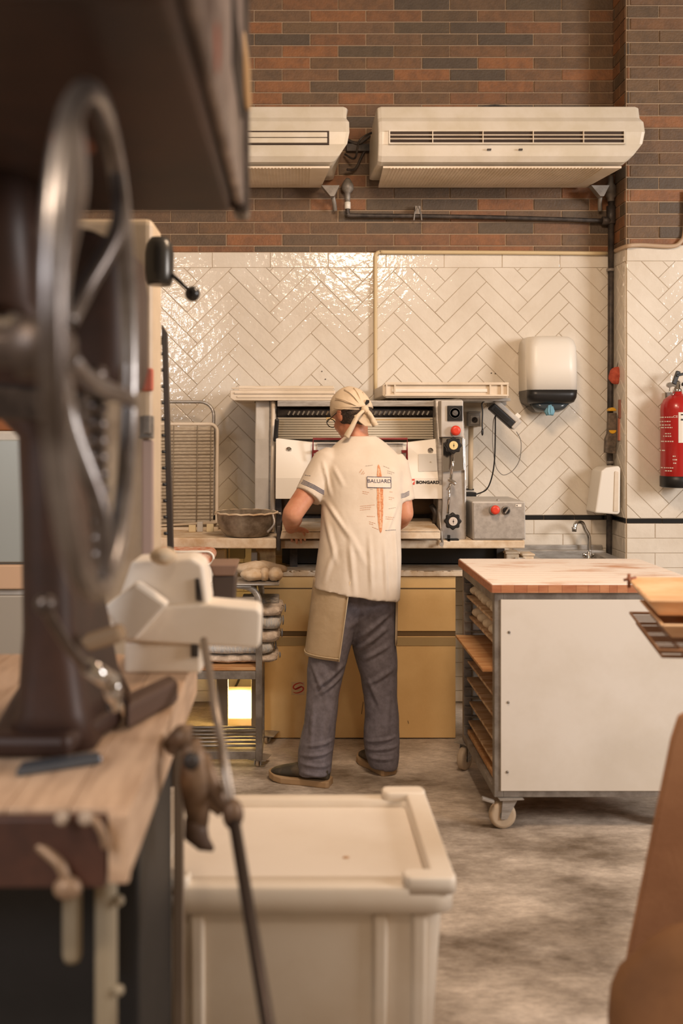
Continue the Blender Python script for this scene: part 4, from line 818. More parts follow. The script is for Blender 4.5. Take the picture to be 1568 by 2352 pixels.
for i, (h, dx, mt, lb) in enumerate(((.040, .075, M_lp, 'pale folded linen at the very bottom of the trolley stack'), (.060, .055, M_lb, 'bluish white folded linen, second from the bottom of the trolley stack'), (.062, .085, M_lp, 'pale rolled linen in the middle of the trolley stack'),
                            (.068, .09, M_lb, 'bluish rolled linen above the middle of the trolley stack'), (.056, .10, M_lp, 'brownish white linen near the top of the trolley stack'))):
    linen(xL+.04, xR+dx, Y0+.185, zz, h, .27, lb, i+1, mt); zz += h*.93
m = MB(); m.prism([(xR-.1, 4.5, zz), (xR+.075, 4.5, zz), (xR+.075, 4.5, zz+.028), (xR-.1, 4.5, zz+.028)], (0, .12, 0)); one('folded_linen', m, M_linen, 'small flat grey linen topping the trolley stack', 'linen', 'folded linens stacked on the trolley', bev=.006)
for i, (px, w_, hh, lb) in enumerate(((582, .06, .028, 'flat floury cloth heap on the trolley top, leftmost'), (607, .024, .030, 'upright white rolled cloth in the middle of the trolley top'), (632, .036, .032, 'white cloth roll overhanging the right corner of the trolley top'))):
    m = MB(); m.ell((X(px, 4.45), 4.46, .845+hh*.95), (w_, .06, hh), n=18, m=12); o = one('white_cloth', m, M_flour, lb, 'cloth', 'white cloths on the trolley top'); d = o.modifiers.new('d', 'DISPLACE'); d.texture = tex('clothn', .035); d.strength = .02; d.texture_coords = 'LOCAL'
m = MB(); m.ell((X(598, 4.6), 4.6, .845+.035), (.12, .07, .035), n=18, m=12); o = one('white_cloth', m, M_flour, 'wide floury cloth heap behind the rolls on the trolley top', 'cloth', 'white cloths on the trolley top'); d = o.modifiers.new('d', 'DISPLACE'); d.texture = tex('clothn', .035); d.strength = .03; d.texture_coords = 'LOCAL'
# ---------------------------------------------------------------- mixer column, rack upright, dark bin, things at the left edge
mx = T('dough_mixer', 'tall cream enamelled mixer column with dark domed knob and ball ended lever', 'machine', (-.5, 2.75, 0))
Ym = 2.62
m = MB(); m.box(-.66, X(372, 2.8), Ym, 2.8, 0, Z(500, Ym)); obj('column', m, pm('old_cream_enamel', (206, 186, 158), .45, col2=(186, 166, 140), ns=3), mx, bev=.02, seg=3)
m = MB(); c = P(366, 600, 2.55); R_ = 33*2.55/F
m.lathe(c, (0, 0, 1), [(R_*.8, -.064), (R_*.95, -.05), (R_, -.03), (R_, .02), (R_*.9, .045), (R_*.6, .062), (.002, .066)], 24); obj('domed_knob', m, pm('knob_dark', (70, 68, 64), .3, .5), mx)
m = MB(); m.tube([P(385, 622, 2.55), P(440, 672, 2.5)], .0055, 10); m.ell(P(442, 675, 2.5), (.02, .02, .02)); obj('ball_lever', m, pm('ball_black', (36, 34, 34), .22), mx)
m = MB(); m.box(X(322, 2.6), X(350, 2.6)-.0, 2.6, 2.63, Z(898, 2.6), Z(845, 2.6)); obj('switch_pad', m, pm('pink_red_switch', (190, 104, 84), .5), mx, bev=.006)
m = MB(); m.box(X(325, 2.6), X(352, 2.6), 2.6, 2.62, Z(1280, 2.6), Z(1010, 2.6)); obj('lower_cover', m, pm('pinkish_steel', (186, 164, 154), .35, .3), mx, bev=.006)
m = MB(); m.box(X(322, 2.6), X(352, 2.6), 2.59, 2.62, Z(1008, 2.6), Z(955, 2.6)); m.rbox(P(338, 975, 2.585), (.02, .03, .05)); m.rbox(P(336, 1004, 2.585), (.04, .02, .006)); obj('latch_plate', m, M_steeld, mx, bev=.003)
rk = T('peg_rack', 'tall dark upright of a tray rack, studded with small pegs along its edge', 'rack', (X(382, 3.4), 3.4, 0))
m = MB(); m.prism([P(371, 745, 3.4), P(383, 765, 3.4), P(397, 1255, 3.4), P(399, 1600, 3.4), P(405, 1990, 3.4), P(390, 1990, 3.4), P(384, 1260, 3.4)], (0, .03, 0)); obj('upright', m, pm('rack_dark', (66, 58, 52), .5, .3), rk, bev=.002)
for k in range(13):
    f = k/12; px = 373+f*12; py = 775+f*450; m = MB(); m.lathe(P(px, py, 3.4), (-1, -.3, 0), [(.006, 0), (.006, .012), (.004, .014)], 8); obj('peg', m, M_blk, rk)
m = MB(); m.box(X(383, 3.4)-.4, X(399, 3.4), 3.43, 3.46, .1, .13); m.box(X(383, 3.4)-.4, X(371, 3.4)+.01, 3.43, 3.46, 1.85, 1.88); m.box(X(383, 3.4)-.42, X(383, 3.4)-.4, 3.40, 3.46, 0, 1.9); obj('frame', m, M_dark, rk)
Yd = 2.9
db = T('dark_bin', 'dark brown square bin with flared rim between the cream box and the trolley', 'bin', P(515, 1390, Yd))
m = MB(); a, b = X(487, Yd), X(541, Yd); zb, z1_ = Z(1395, Yd), Z(1322, Yd); m.prism([(a+.004, Yd, zb), (b-.006, Yd, zb), (b, Yd, z1_), (a, Yd, z1_)], (0, .12, 0)); obj('body', m, pm('bin_brown', (72, 58, 48), .5), db, bev=.006)
m = MB(); m.prism([(a+.006, Yd-.01, z1_), (b-.004, Yd-.01, z1_), (b+.006, Yd-.01, z1_+.034), (a-.008, Yd-.01, z1_+.034)], (0, .14, 0)); obj('rim', m, pm('bin_rim', (128, 100, 82), .5), db, bev=.004)
m = MB(); m.prism([(-.55, Yd-.02, zb-.01), (b+.05, Yd-.02, zb-.01), (b+.05, Yd-.02, zb), (-.55, Yd-.02, zb)], (0, .2, 0)); obj('side_shelf', m, M_steeld, mx)
fr = T('steel_appliance', 'pale steel appliance standing far behind the brown machine at the left edge', 'appliance', (-1.25, 4.1, 0))
xr_ = X(80, 4.0)
m = MB(); m.box(-1.9, xr_, 4.0, 4.6, .1, Z(990, 4.0)); obj('body', m, M_lgrey, fr, bev=.01)
m = MB(); m.box(-1.9, xr_-.01, 3.97, 4.0, Z(1290, 4.0), Z(1010, 4.0)); obj('door', m, pm('bluish_steel', (168, 176, 176), .35, .3), fr, bev=.006)
m = MB(); m.box(-1.9, xr_-.01, 3.96, 4.0, Z(1350, 4.0), Z(1295, 4.0)); obj('band', m, pm('pinkish_band', (206, 172, 142), .6), fr, bev=.006)
m = MB(); m.box(-1.9, xr_-.01, 3.97, 4.0, .12, Z(1365, 4.0)); obj('door', m, pm('pale_steel', (170, 164, 154), .4, .2), fr, bev=.006)
m = MB(); m.box(-1.85, xr_-.04, 4.05, 4.55, 0, .1); obj('plinth', m, M_dark, fr)
m = MB(); m.box(-2.3, X(38, 5.0), 5.0, 5.3, Z(990, 5.0), 3.6); one('tall_brown_cupboard', m, pm('orange_brown', (150, 92, 52), .6), 'orange brown cupboard above the steel appliance at the left edge', 'cupboard', bev=.01)
m = MB(); m.box(-2.2, X(30, 5.0), 5.0, 5.3, 0, Z(990, 5.0)-.0); one('cupboard_base', m, M_dark, 'dark base cabinet under the orange brown cupboard at the left edge', 'cabinet')
# ---------------------------------------------------------------- workbench and what stands on it
ZT_ = 1.0; XE = -.233
wb = T('workbench', 'thick topped wooden workbench, blurred in the left foreground', 'table', (-.6, 1.8, 0))
M_bench = pm('bench_wood', (206, 176, 148), .5, col2=(180, 150, 124), ns=5, stretch=(7, 1, 7), bump=.1, bs=30)
for k in range(7):
    xa_ = XE-.09*(k+1); m = MB(); m.box(xa_+.0006, XE-.09*k-.0006, 1.372, 2.32, ZT_-.095, ZT_); obj('plank', m, M_bench, wb, bev=.002)
m = MB(); m.box(-.262, XE-.0, 1.352, 1.371, ZT_-.10, ZT_-.001); obj('corner_post', m, M_bench, wb, bev=.003)
for xx, yy in ((-.42, 2.2), (-.84, 2.2), (-.84, 1.42)):
    m = MB(); m.box(xx, xx+.06, yy, yy+.06, 0, ZT_-.095); obj('leg', m, M_bench, wb, bev=.004)
dk = T('under_bench_cabinet', 'black cabinet standing under the wooden workbench', 'cabinet', (-.55, 1.85, 0))
m = MB(); m.box(-.78, XE-.012, 1.52, 1.93, .02, ZT_-.11); obj('body', m, pm('near_black', (20, 19, 19), .6, col2=(28, 26, 26), ns=6), dk, bev=.006)
m = MB(); m.box(-.74, XE-.03, 1.56, 1.9, 0, .02); obj('plinth', m, M_blk, dk)
m = MB(); m.box(XE-.011, XE+.010, 1.94, 1.96, 0, ZT_-.10); one('pale_strip_post', m, pm('pale_post', (128, 112, 96), .5), 'narrow pale post at the back corner of the workbench, beside the black cabinet', 'post', bev=.003)
m = MB(); m.box(-.84, -.265, 1.35, 1.371, ZT_-.105, ZT_-.006); dr = obj('drawer', m, pm('red_brown_wood', (86, 54, 42), .5, col2=(62, 40, 34), ns=6), wb, bev=.004, label='dark red brown drawer under the front edge')
for px in (147, 200):
    m = MB(); c = P(px, 1872, 1.345); m.lathe(Vector((c.x, 1.350, c.z)), (0, -1, 0), [(.005, 0), (.005, .012), (.0095, .014), (.0095, .02), (.005, .024)], 14); obj('pale_knob', m, pm('knob_pale', (176, 158, 140), .5), dr)
m = MB(); m.tube(spline([P(205, 1878, 1.34), P(222, 1890, 1.335), P(236, 1915, 1.335), P(243, 1945, 1.34)], 6), .006, 8); m.tube(spline([P(80, 1935, 1.36), P(110, 1960, 1.35), P(140, 1990, 1.34), P(155, 2035, 1.34)], 6), .008, 8); m.ell(P(155, 2040, 1.335), (.02, .014, .016)); obj('curved_pull', m, pm('worn_bronze', (150, 124, 100), .5, .3), dr)
for px0, px1, yb_, lb in ((128, 175, 2240, 'shorter pale pipe hanging below the bench drawer, further left'), (205, 258, 2352, 'longer pale pipe below the bench drawer, further right')):
    m = MB(); r_ = (px1-px0)/2*1.4/F; cx_ = X((px0+px1)/2, 1.4); zb = Z(yb_, 1.4) if yb_ < 2300 else 0.0
    m.lathe((cx_, 1.44, 0), (0, 0, 1), [(r_*.8, zb), (r_, zb+.01), (r_, ZT_-.12), (r_*.7, ZT_-.098)], 18)
    if yb_ > 2300:
        for zz in (Z(2090, 1.4), Z(2300, 1.4)): m.lathe((cx_+r_, 1.43, zz), (1, -.5, 0), [(.006, -.004), (.008, .008), (.004, .012)], 10)
    one('pale_pipe', m, pm('pale_pipe', (150, 138, 116), .5), lb, 'pipe', 'pipes under the workbench')
# cream bench machine at the far end of the bench
cm = T('cream_bench_machine', 'cream bench machine with a flat arm reaching out over the edge of the workbench', 'machine', (-.33, 2.2, ZT_))
M_cm = pm('cream_paint', (244, 234, 220), .5, col2=(236, 224, 206), ns=3)
Yc = 2.12; Sx = lambda px: X(px, Yc); Sz = lambda py: Z(py, Yc)
m = MB(); m.box(Sx(283), Sx(462), Yc+.01, Yc+.17, ZT_+.0, Sz(1478)); obj('base_box', m, M_cm, cm, bev=.008)
m = MB(); m.box(Sx(438), Sx(455), Yc-.001, Yc+.012, Sz(1510), Sz(1482)); obj('base_notch', m, M_dark, cm, bev=.002)
m = MB(); m.prism([(Sx(250), Yc, Sz(1400)), (Sx(256), Yc, Sz(1470)), (Sx(300), Yc, Sz(1475)), (Sx(590), Yc, Sz(1490)), (Sx(597), Yc, Sz(1480)), (Sx(600), Yc, Sz(1410)), (Sx(592), Yc, Sz(1398)), (Sx(480), Yc, Sz(1388))], (0, .10, 0)); obj('flat_arm', m, M_cm, cm, bev=.012, seg=3)
m = MB(); m.prism([(Sx(262), Yc+.01, Sz(1400)), (Sx(300), Yc+.01, Sz(1290)), (Sx(440), Yc+.01, Sz(1282)), (Sx(466), Yc+.01, Sz(1298)), (Sx(480), Yc+.01, Sz(1395))], (0, .12, 0)); obj('upper_body', m, M_cm, cm, bev=.01, seg=3)
m = MB(); m.prism([(Sx(447), Yc+.004, Sz(1330)), (Sx(457), Yc+.004, Sz(1330)), (Sx(465), Yc+.004, Sz(1383)), (Sx(449), Yc+.004, Sz(1380))], (0, .012, 0)); obj('slot', m, M_dark, cm, bev=.002)
m = MB(); m.prism([(Sx(248), Yc-.05, Sz(1385)), (Sx(320), Yc-.05, Sz(1330)), (Sx(392), Yc-.05, Sz(1380)), (Sx(322), Yc-.05, Sz(1460)), (Sx(290), Yc-.05, Sz(1462))], (0, .05, 0)); obj('tilted_flap', m, M_cm, cm, bev=.008)
m = MB(); m.ell(P(375, 1277, 2.1), (.03, .03, .02)); obj('flour_heap', m, M_flour, cm)
m = MB(); m.box(Sx(525), Sx(556), Yc+.11, Yc+.15, Sz(1330), Sz(1310)) if False else None
# tools on the bench
m = MB(); m.prism([(X(300, 1.75), 1.72, ZT_+.002), (X(410, 1.9), 1.9, ZT_+.002), (X(390, 1.95), 1.95, ZT_+.002), (X(285, 1.8), 1.8, ZT_+.002)], (0, 0, .045)); one('dark_wedge', m, pm('dark_wood', (84, 62, 50), .6), 'dark wedge shaped tool lying in the middle of the workbench', 'tool', bev=.008)
m = MB(); m.prism([(X(40, 1.5), 1.49, ZT_+.001), (X(235, 1.55), 1.55, ZT_+.001), (X(232, 1.6), 1.58, ZT_+.001), (X(50, 1.53), 1.53, ZT_+.001)], (0, 0, .012)); one('steel_scraper', m, pm('blue_steel', (104, 112, 122), .35, .7), 'flat bluish steel scraper lying near the front of the workbench', 'tool', bev=.004)
# ---------------------------------------------------------------- the big brown machine with handwheel
bm = T('brown_machine', 'huge dark brown cast iron machine with handwheel filling the left foreground', 'machine', (-.55, 1.5, ZT_))
M_br = pm('dark_brown_enamel', (72, 48, 38), .5, .1, col2=(50, 36, 31), ns=3)
M_iron = pm('worn_iron', (120, 110, 104), .32, .8, col2=(84, 76, 72), ns=10)
m = MB()
def colring(z, xl, xr, y0_, y1_, r): return rrect((xl+xr)/2, (y0_+y1_)/2, (xr-xl)/2, (y1_-y0_)/2, r, z, 4)
m.loft([colring(ZT_+.004, -.50, -.335, 1.60, 2.0, .03), colring(1.06, -.475, -.355, 1.61, 1.98, .04), colring(1.2, -.465, -.375, 1.61, 1.95, .04), colring(1.40, -.465, -.38, 1.6, 1.9, .04), colring(1.53, -.47, -.37, 1.6, 1.9, .04), colring(1.62, -.56, -.37, 1.6, 1.9, .05), colring(1.75, -.56, -.42, 1.5, 1.85, .05), colring(2.0, -.58, -.40, 1.4, 1.85, .05)]); obj('column', m, M_br, bm)
# housing: a drum lying along X, its flange facing right
Yh = 1.62; xf = X(478, Yh)
zc_, rh = 2.50, .58
m = MB(); m.box(-1.0, -.105, .85, 1.72, 1.93, 3.0); obj('housing', m, M_br, bm, bev=.02, seg=4)
m = MB(); m.box(-.104, -.088, .87, 1.70, 1.938, 2.95); obj('side_plate', m, pm('dim_steel', (176, 158, 146), .4, .3, col2=(92, 78, 72), ns=5), bm, bev=.006)
m = MB(); m.box(-.108, -.08, 1.69, 1.76, 1.925, 2.9); obj('rear_flange', m, M_iron, bm, bev=.008)
def flange(xa, xb, r0, r1, mat, nm, a0=2.75, a1=4.5, n=28, yc_=1.62+.02, zc=2.36):
    m = MB(); rings = []
    for i in range(n+1):
        an = a0+(a1-a0)*i/n; ca, sa = math.cos(an), math.sin(an)
        rings.append([Vector((x_, yc_+r*ca, zc+r*sa)) for x_, r in ((xa, r0), (xb, r0), (xb, r1), (xa, r1))])
    m.loft(rings, 0, False); return obj(nm, m, mat, bm, bev=.004)
m = MB(); m.prism([P(548, 60, 1.68), P(562, 70, 1.68), P(573, 150, 1.68), P(576, 245, 1.68), P(562, 250, 1.68), P(552, 150, 1.68)], (0, .02, 0)); obj('cream_guard', m, pm('guard_cream', (206, 166, 118), .5), bm, bev=.006)
m = MB(); m.box(-.088, -.084, 1.36, 1.6, 2.06, 2.16); obj('dark_recess', m, M_blk, bm, bev=.01)
m = MB(); m.ell((-.088, 1.10, 1.98), (.003, .02, .03)); obj('rust_glow_patch', m, pm('rust_orange', (140, 66, 34), .7), bm)
m = MB(); m.ell((-.30, 1.30, 1.93), (.03, .06, .003)); obj('rust_glow_patch', m, pm('glow_orange', (110, 62, 38), .8), bm)  # this patch is a soft orange glow put into the colour
# hand wheel in the plane across the bench
wc = Vector((-.209, 1.0375, Z(797, 1.0375))); WR = .262
hw = MB(); hw.tube([wc+Vector((-.052*WR*math.cos(a), WR*math.cos(a), WR*math.sin(a))) for a in [2*math.pi*k/72 for k in range(72)]], .0115, 14, closed=True); obj('wheel_rim', hw, pm('polished_iron', (168, 164, 162), .3, .9, col2=(104, 96, 92), ns=6), bm)
hub = Vector((-.252, 1.0375, wc.z))
m = MB(); m.lathe(hub+Vector((-.10, 0, 0)), (1, 0, 0), [(.022, 0), (.022, .05), (.034, .055), (.034, .10), (.02, .11), (.012, .115)], 24); obj('wheel_hub', m, pm('dark_iron', (84, 72, 64), .45, .5), bm)
for k in range(5):
    a = .95+k*2*math.pi/5
    p0 = hub+Vector((0, .035*math.cos(a), .035*math.sin(a))); p3 = wc+Vector((-.052*WR*math.cos(a+.1), WR*math.cos(a+.1), WR*math.sin(a+.1)))
    mid1 = hub.lerp(wc, .3)+Vector((.0, .35*WR*math.cos(a-.06), .35*WR*math.sin(a-.06))); mid2 = wc+Vector((0, .7*WR*math.cos(a+.03), .7*WR*math.sin(a+.03)))
    m = MB(); pts = spline([p0, mid1, mid2, p3], 6); m.tube(pts, [.0125-.004*i/len(pts) for i in range(len(pts))], 12); obj('wheel_spoke', m, MATS['polished_iron'], bm)
m = MB(); m.tube([hub+Vector((-.22, 0, 0)), hub], .022, 16); obj('wheel_shaft', m, M_iron, bm)
random.seed(4); m = MB()
for k in range(12):
    m.lathe(wc+Vector((-.04, .17+.0025*k, -.02-k*.021)), (0, 0, 1), [(.006, -.011), (.014, -.007), (.014, .007), (.006, .011)], 10)
obj('chain', m, M_iron, bm)
m = MB(); m.loft([colring(z, -.56, -.28+dx, 1.62, 1.9, .05) for z, dx in ((1.60, -.06), (1.62, -.01), (1.66, 0), (1.80, 0), (1.86, -.01), (1.885, -.06))]); obj('gearbox', m, M_br, bm)
m = MB(); m.prism([(-.50, 1.45, 1.62), (-.32, 1.5, 1.60), (-.32, 1.5, 1.55), (-.50, 1.45, 1.56)], (0, .06, 0)); obj('bracket', m, M_iron, bm, bev=.008)
m = MB(); pts = spline([P(104, 1390, 1.25), P(122, 1430, 1.28), P(160, 1490, 1.33), P(200, 1535, 1.38)], 6); m.tube(pts, .008, 10); m.ell(P(104, 1388, 1.25), (.014, .014, .014)); obj('lever_arm', m, M_iron, bm)
m = MB(); m.tube([P(200, 1530, 1.38), P(255, 1568, 1.42)], [.012, .016], 12); m.tube([P(255, 1568, 1.42), P(262, 1615, 1.46)], [.012, .016], 12); obj('lever_grip', m, M_chrome, bm)
m = MB(); m.lathe(P(15, 760, 1.15), (0, -1, 0), [(.03, 0), (.03, .03), (.02, .05), (.004, .055)], 20); obj('shaft_end', m, M_chrome, bm)
m = MB(); m.prism([(-.505, 1.57, ZT_+.003), (-.37, 1.57, ZT_+.003), (-.31, 1.75, ZT_+.003), (-.56, 2.0, ZT_+.003)], (0, 0, .035)); obj('foot', m, pm('red_brown_iron', (62, 42, 34), .5, .2), bm, bev=.012)
m = MB(); m.prism([P(180, 1470, 1.62), P(270, 1440, 1.62), P(285, 1475, 1.62), P(200, 1500, 1.62)], (0, .05, 0)); obj('pale_pad', m, pm('khaki_pad', (146, 122, 94), .7), bm, bev=.008)
# ---------------------------------------------------------------- clamp and long rod
rod = T('steel_rod', 'long dark steel rod leaning from the workbench down past the white bin', 'rod', (0, 0, 0))
p0 = P(468, 1470, 1.98); p1 = P(535, 1870, 1.60); p2 = P(614, 2352, 1.38)
dd_ = (p2-p1); p2b = p1+dd_*((p1.z-.0)/(p1.z-p2.z)) if p1.z != p2.z else p2
m = MB(); m.tube([p0, p1], .0085, 12); obj('upper_rod', m, pm('pale_steel_rod', (160, 146, 132), .35, .6), rod)
m = MB(); m.tube([p1, p2b], .0105, 12); obj('lower_rod', m, pm('dark_rod', (72, 62, 56), .35, .6), rod)
m = MB(); m.ell(p1, (.018, .018, .026)); obj('joint', m, pm('bronze_cast', (134, 108, 84), .5, .4, col2=(92, 72, 58), ns=12), rod)
cl = T('bench_clamp', 'bronze coloured cast clamp with a pointed tail fixed to the edge of the workbench', 'clamp', P(455, 1950, 1.62))
M_bz = MATS['bronze_cast']; Yk = 1.66
def K(px, py, d=0): return P(px, py, Yk+d)
m = MB()
m.tube([K(438, 1700), K(446, 1740), K(448, 1790), K(452, 1850), K(455, 1895)], [.016, .022, .028, .024, .018], 14); obj('body', m, M_bz, cl)
m = MB(); m.tube([K(450, 1880), K(450, 1915), K(468, 1938), K(490, 1952)], [.020, .022, .014, .004], 12); obj('tail', m, pm('bronze_dark', (86, 68, 56), .55, .3), cl)
m = MB(); m.tube([K(465, 1735), K(482, 1790), K(500, 1830), K(528, 1858)], [.012, .016, .014, .016], 12); m.tube([K(455, 1800), K(480, 1840), K(510, 1862)], [.016, .012, .012], 12); obj('arm', m, M_bz, cl)
m = MB(); m.tube([K(440, 1690), K(420, 1690), P(400, 1710, 1.72)], .02, 12); obj('neck', m, M_bz, cl)
m = MB(); m.lathe(K(440, 1745, -.02), (0, -1, 0), [(.014, 0), (.014, .012), (.006, .016)], 14); obj('bolt', m, M_dark, cl)
# ---------------------------------------------------------------- flour bin in front
bn = T('flour_bin', 'large white plastic bin with raised corners in the centre foreground', 'bin', (0, 2.25, 0))
M_bin = pm('bin_cream', (232, 220, 202), .42, col2=(220, 204, 182), ns=2)
zr = .60; Ya, Yb = 1.985, 2.50; xl, xr = -.325, .338
m = MB()
# walls
bx0, bx1, by0, by1 = xl+.02, xr-.02, Ya+.02, Yb-.02
def sec(z, ins, r): return rrect((xl+xr)/2, (Ya+Yb)/2, (xr-xl)/2-ins, (Yb-Ya)/2-ins, r, z, 6)
m.loft([sec(.02, .055, .05), sec(.05, .05, .05), sec(zr-.06, .022, .04), sec(zr-.05, .02, .04)]); obj('body', m, M_bin, bn)
m = MB(); m.loft([sec(zr-.066, .012, .04), sec(zr-.062, .002, .045), sec(zr-.012, 0, .045), sec(zr-.006, .008, .042), sec(zr-.006, .05, .02), sec(zr-.03, .052, .02)], caps=False); obj('rim', m, M_bin, bn)
m = MB(); m.box(xl+.03, xr-.052, Ya+.012, Yb-.05, zr-.034, zr-.022); obj('lid', m, pm('lid_white', (236, 226, 212), .5, col2=(228, 216, 200), ns=2.5), bn, bev=.004)
# raised corner pieces and the raised right edge
def lift(x0, x1, y0, y1, h=.014): m = MB(); m.loft([rrect((x0+x1)/2, (y0+y1)/2, (x1-x0)/2, (y1-y0)/2, .018, z, 5) for z in (zr-.02, zr+h-.005)]+[rrect((x0+x1)/2, (y0+y1)/2, (x1-x0)/2-.005, (y1-y0)/2-.005, .014, zr+h, 5)]); return m
obj('corner_lug', lift(xr-.11, xr+.001, Ya-.001, Ya+.045), M_bin, bn); obj('corner_lug', lift(xr-.11, xr+.001, Yb-.05, Yb+.001), M_bin, bn)
obj('corner_lug', lift(xl-.001, xl+.11, Ya-.001, Ya+.045), M_bin, bn); obj('corner_lug', lift(xl-.001, xl+.11, Yb-.05, Yb+.001), M_bin, bn)
obj('side_ridge', lift(xr-.05, xr+.001, Ya+.02, Yb-.02, .010), M_bin, bn); obj('side_ridge', lift(xl-.001, xl+.05, Ya+.02, Yb-.02, .010), M_bin, bn)
for px in (450, 875, 965):
    x_ = X(px, Ya); m = MB(); m.prism([(x_-.016, Ya+.012, zr-.066), (x_+.016, Ya+.012, zr-.066), (x_+.014, Ya+.04, .03), (x_-.014, Ya+.04, .03)], (0, .03, 0)); obj('rib', m, M_bin, bn, bev=.008, seg=3)
for s in (-1, 1):
    for yy in (Ya+.12, Yb-.14): m = MB(); m.prism([((xr-.012 if s > 0 else xl+.012)-.0, yy, zr-.066), ((xr-.012 if s > 0 else xl+.012), yy+.03, zr-.066), ((xr-.05 if s > 0 else xl+.05), yy+.03, .03), ((xr-.05 if s > 0 else xl+.05), yy, .03)], (-s*.02, 0, 0)); obj('rib', m, M_bin, bn)
m = MB(); m.box(xl+.06, xr-.06, Ya+.06, Yb-.06, 0, .02); obj('base', m, M_dark, bn)
m = MB(); m.ell((X(795, 2.15), 2.16, zr-.0215), (.008, .006, .001), n=10, m=6); obj('crumb', m, M_wood, bn)
# ---------------------------------------------------------------- right foreground: trays, board, sack
yaw = math.radians(-13)
e2_ = Vector((-.2, -.98, 0)).normalized()
def TR(px, py, z):  # point on the horizontal plane z
    Y_ = F*(H-z)/(py-CY); return Vector((X(px, Y_), Y_, z))
M_tray = pm('tray_wood', (220, 174, 126), .6, col2=(236, 200, 158), ns=5, stretch=(1, 8, 8))
def wtray(corner, z, L, W, h, lab, fl=.03):
    t = T('wooden_tray', lab, 'tray', (corner.x, corner.y, z), 'wooden trays in the stack at the right edge')
    e1 = Vector((math.cos(yaw*.35), math.sin(yaw*.35), 0)); e2 = e2_
    b0 = corner+e1*fl-Vector((0, 0, 0))+e2*fl; b1 = b0+e1*(L-fl); b2 = b1+e2*(W-2*fl); b3 = b0+e2*(W-2*fl)
    t0 = corner+Vector((0, 0, h)); t1_ = t0+e1*(L+fl); t2_ = t1_+e2*W; t3 = t0+e2*W
    m = MB(); m.prism([b0, b1, b2, b3], (0, 0, .006)); obj('bottom', m, M_tray, t)
    for (p, q, r, s) in ((b0, b1, t1_, t0), (b1, b2, t2_, t1_), (b2, b3, t3, t2_), (b3, b0, t0, t3)):
        n_ = ((q-p).cross(s-p)).normalized()*.007; m = MB(); m.prism([p, q, r, s], n_); obj('side', m, M_tray, t, bev=.001)
    return t
def wrack(corner, z, L, W, lab, n=9):
    t = T('wire_rack', lab, 'rack', (corner.x, corner.y, z), 'wire racks under the wooden trays')
    e1 = Vector((math.cos(yaw*.35), math.sin(yaw*.35), 0)); e2 = e2_; Mw = pm('rack_wire', (150, 114, 86), .45, .5)
    m = MB(); m.tube([corner, corner+e1*L, corner+e1*L+e2*W, corner+e2*W], .0045, 8, closed=True); obj('frame', m, Mw, t)
    for k in range(1, n):
        m = MB(); a_ = corner+e1*(L*k/n); m.tube([a_, a_+e2*W], .0022, 6); obj('wire', m, Mw, t)
    for k in range(1, 16):
        m = MB(); a_ = corner+e2*(W*k/16); m.tube([a_+Vector((0, 0, -.003)), a_+e1*L+Vector((0, 0, -.003))], .002, 6); obj('wire', m, Mw, t)
    return t
c1 = TR(1447, 1408, 1.0); wrack(c1, 1.0, .5, .50, 'upper wire rack directly beneath the wooden trays at the right edge')
wrack(TR(1462, 1432, .972), .972, .5, .42, 'lower wire rack, the lowest of the stack at the right edge')
wtray(TR(1468, 1408, 1.02), 1.02, .5, .36, .035, 'lower wooden tray nested in the stack at the right edge')
wtray(TR(1438, 1358, 1.068), 1.068, .5, .40, .04, 'upper wooden tray on top of the stack at the right edge')
m = MB(); c = TR(1444, 1342, 1.1); m.tube([c+Vector((0, 0, -.01)), c+Vector((0, 0, .03))], .005, 8); m.tube([c+Vector((-.015, 0, .012)), c+Vector((.02, 0, .02))], .004, 8); one('tray_hook', m, pm('rack_wire2', (150, 96, 70), .5, .4), 'small reddish hook at the corner of the upper wooden tray', 'hook')
st = T('tray_stand', 'steel stand carrying the stacked trays just outside the right edge', 'stand', (1.45, 2.6, 0))
m = MB(); m.box(1.0, 1.5, 2.40, 2.43, .945, .964); m.box(1.14, 1.5, 2.72, 2.75, .945, .964); obj('shelf_bar', m, M_steeld, st)
for yy in (2.4, 2.72): m = MB(); m.box(1.35, 1.38, yy, yy+.03, 0, .945); obj('leg', m, M_steeld, st)
bd = T('brown_board', 'tall brown fibreboard panel leaning at the right edge of the picture', 'board', (1.0, 2.0, 0))
Yq = 2.0
m = MB(); pb = [P(1562, 1648, Yq), P(1545, 1700, Yq), P(1447, 2182, Yq), (X(1447, Yq)-(1.54-0)*0+(-.088)*.9, Yq-.0, 0.0), (1.6, Yq, 0), (1.6, Yq, .96), P(1575, 1640, Yq)]
m.prism(pb, (.0, .018, 0)); obj('panel', m, pm('fibreboard', (176, 126, 86), .7, col2=(154, 106, 70), ns=3, bump=.1, bs=120), bd, bev=.004)
random.seed(8); sk_ = MB(); n = 26; rings = []
for z_, s in ((.0, 1.0), (.12, 1.0), (.22, .95), (.28, .88), (.32, .81), (.35, .72), (.372, .56), (.385, .3)):
    ring = []
    for k in range(n):
        an = 2*math.pi*k/n; rr = s*(1+.06*math.sin(3*an+z_*14)+.05*math.sin(7*an-z_*20))
        ring.append(Vector((1.03+.51*rr*math.cos(an), 1.74+.17*rr*math.sin(an), z_*1.66*(1+.04*math.sin(5*an)))))
    rings.append(ring)
sk_.loft(rings); o = one('brown_sack', sk_, pm('brown_paper', (134, 92, 54), .75, col2=(112, 74, 42), ns=4, bump=.3, bs=12), 'crumpled brown paper sack on the floor in the bottom right corner', 'sack')
s_ = o.modifiers.new('s', 'SUBSURF'); s_.levels = 1; s_.render_levels = 1
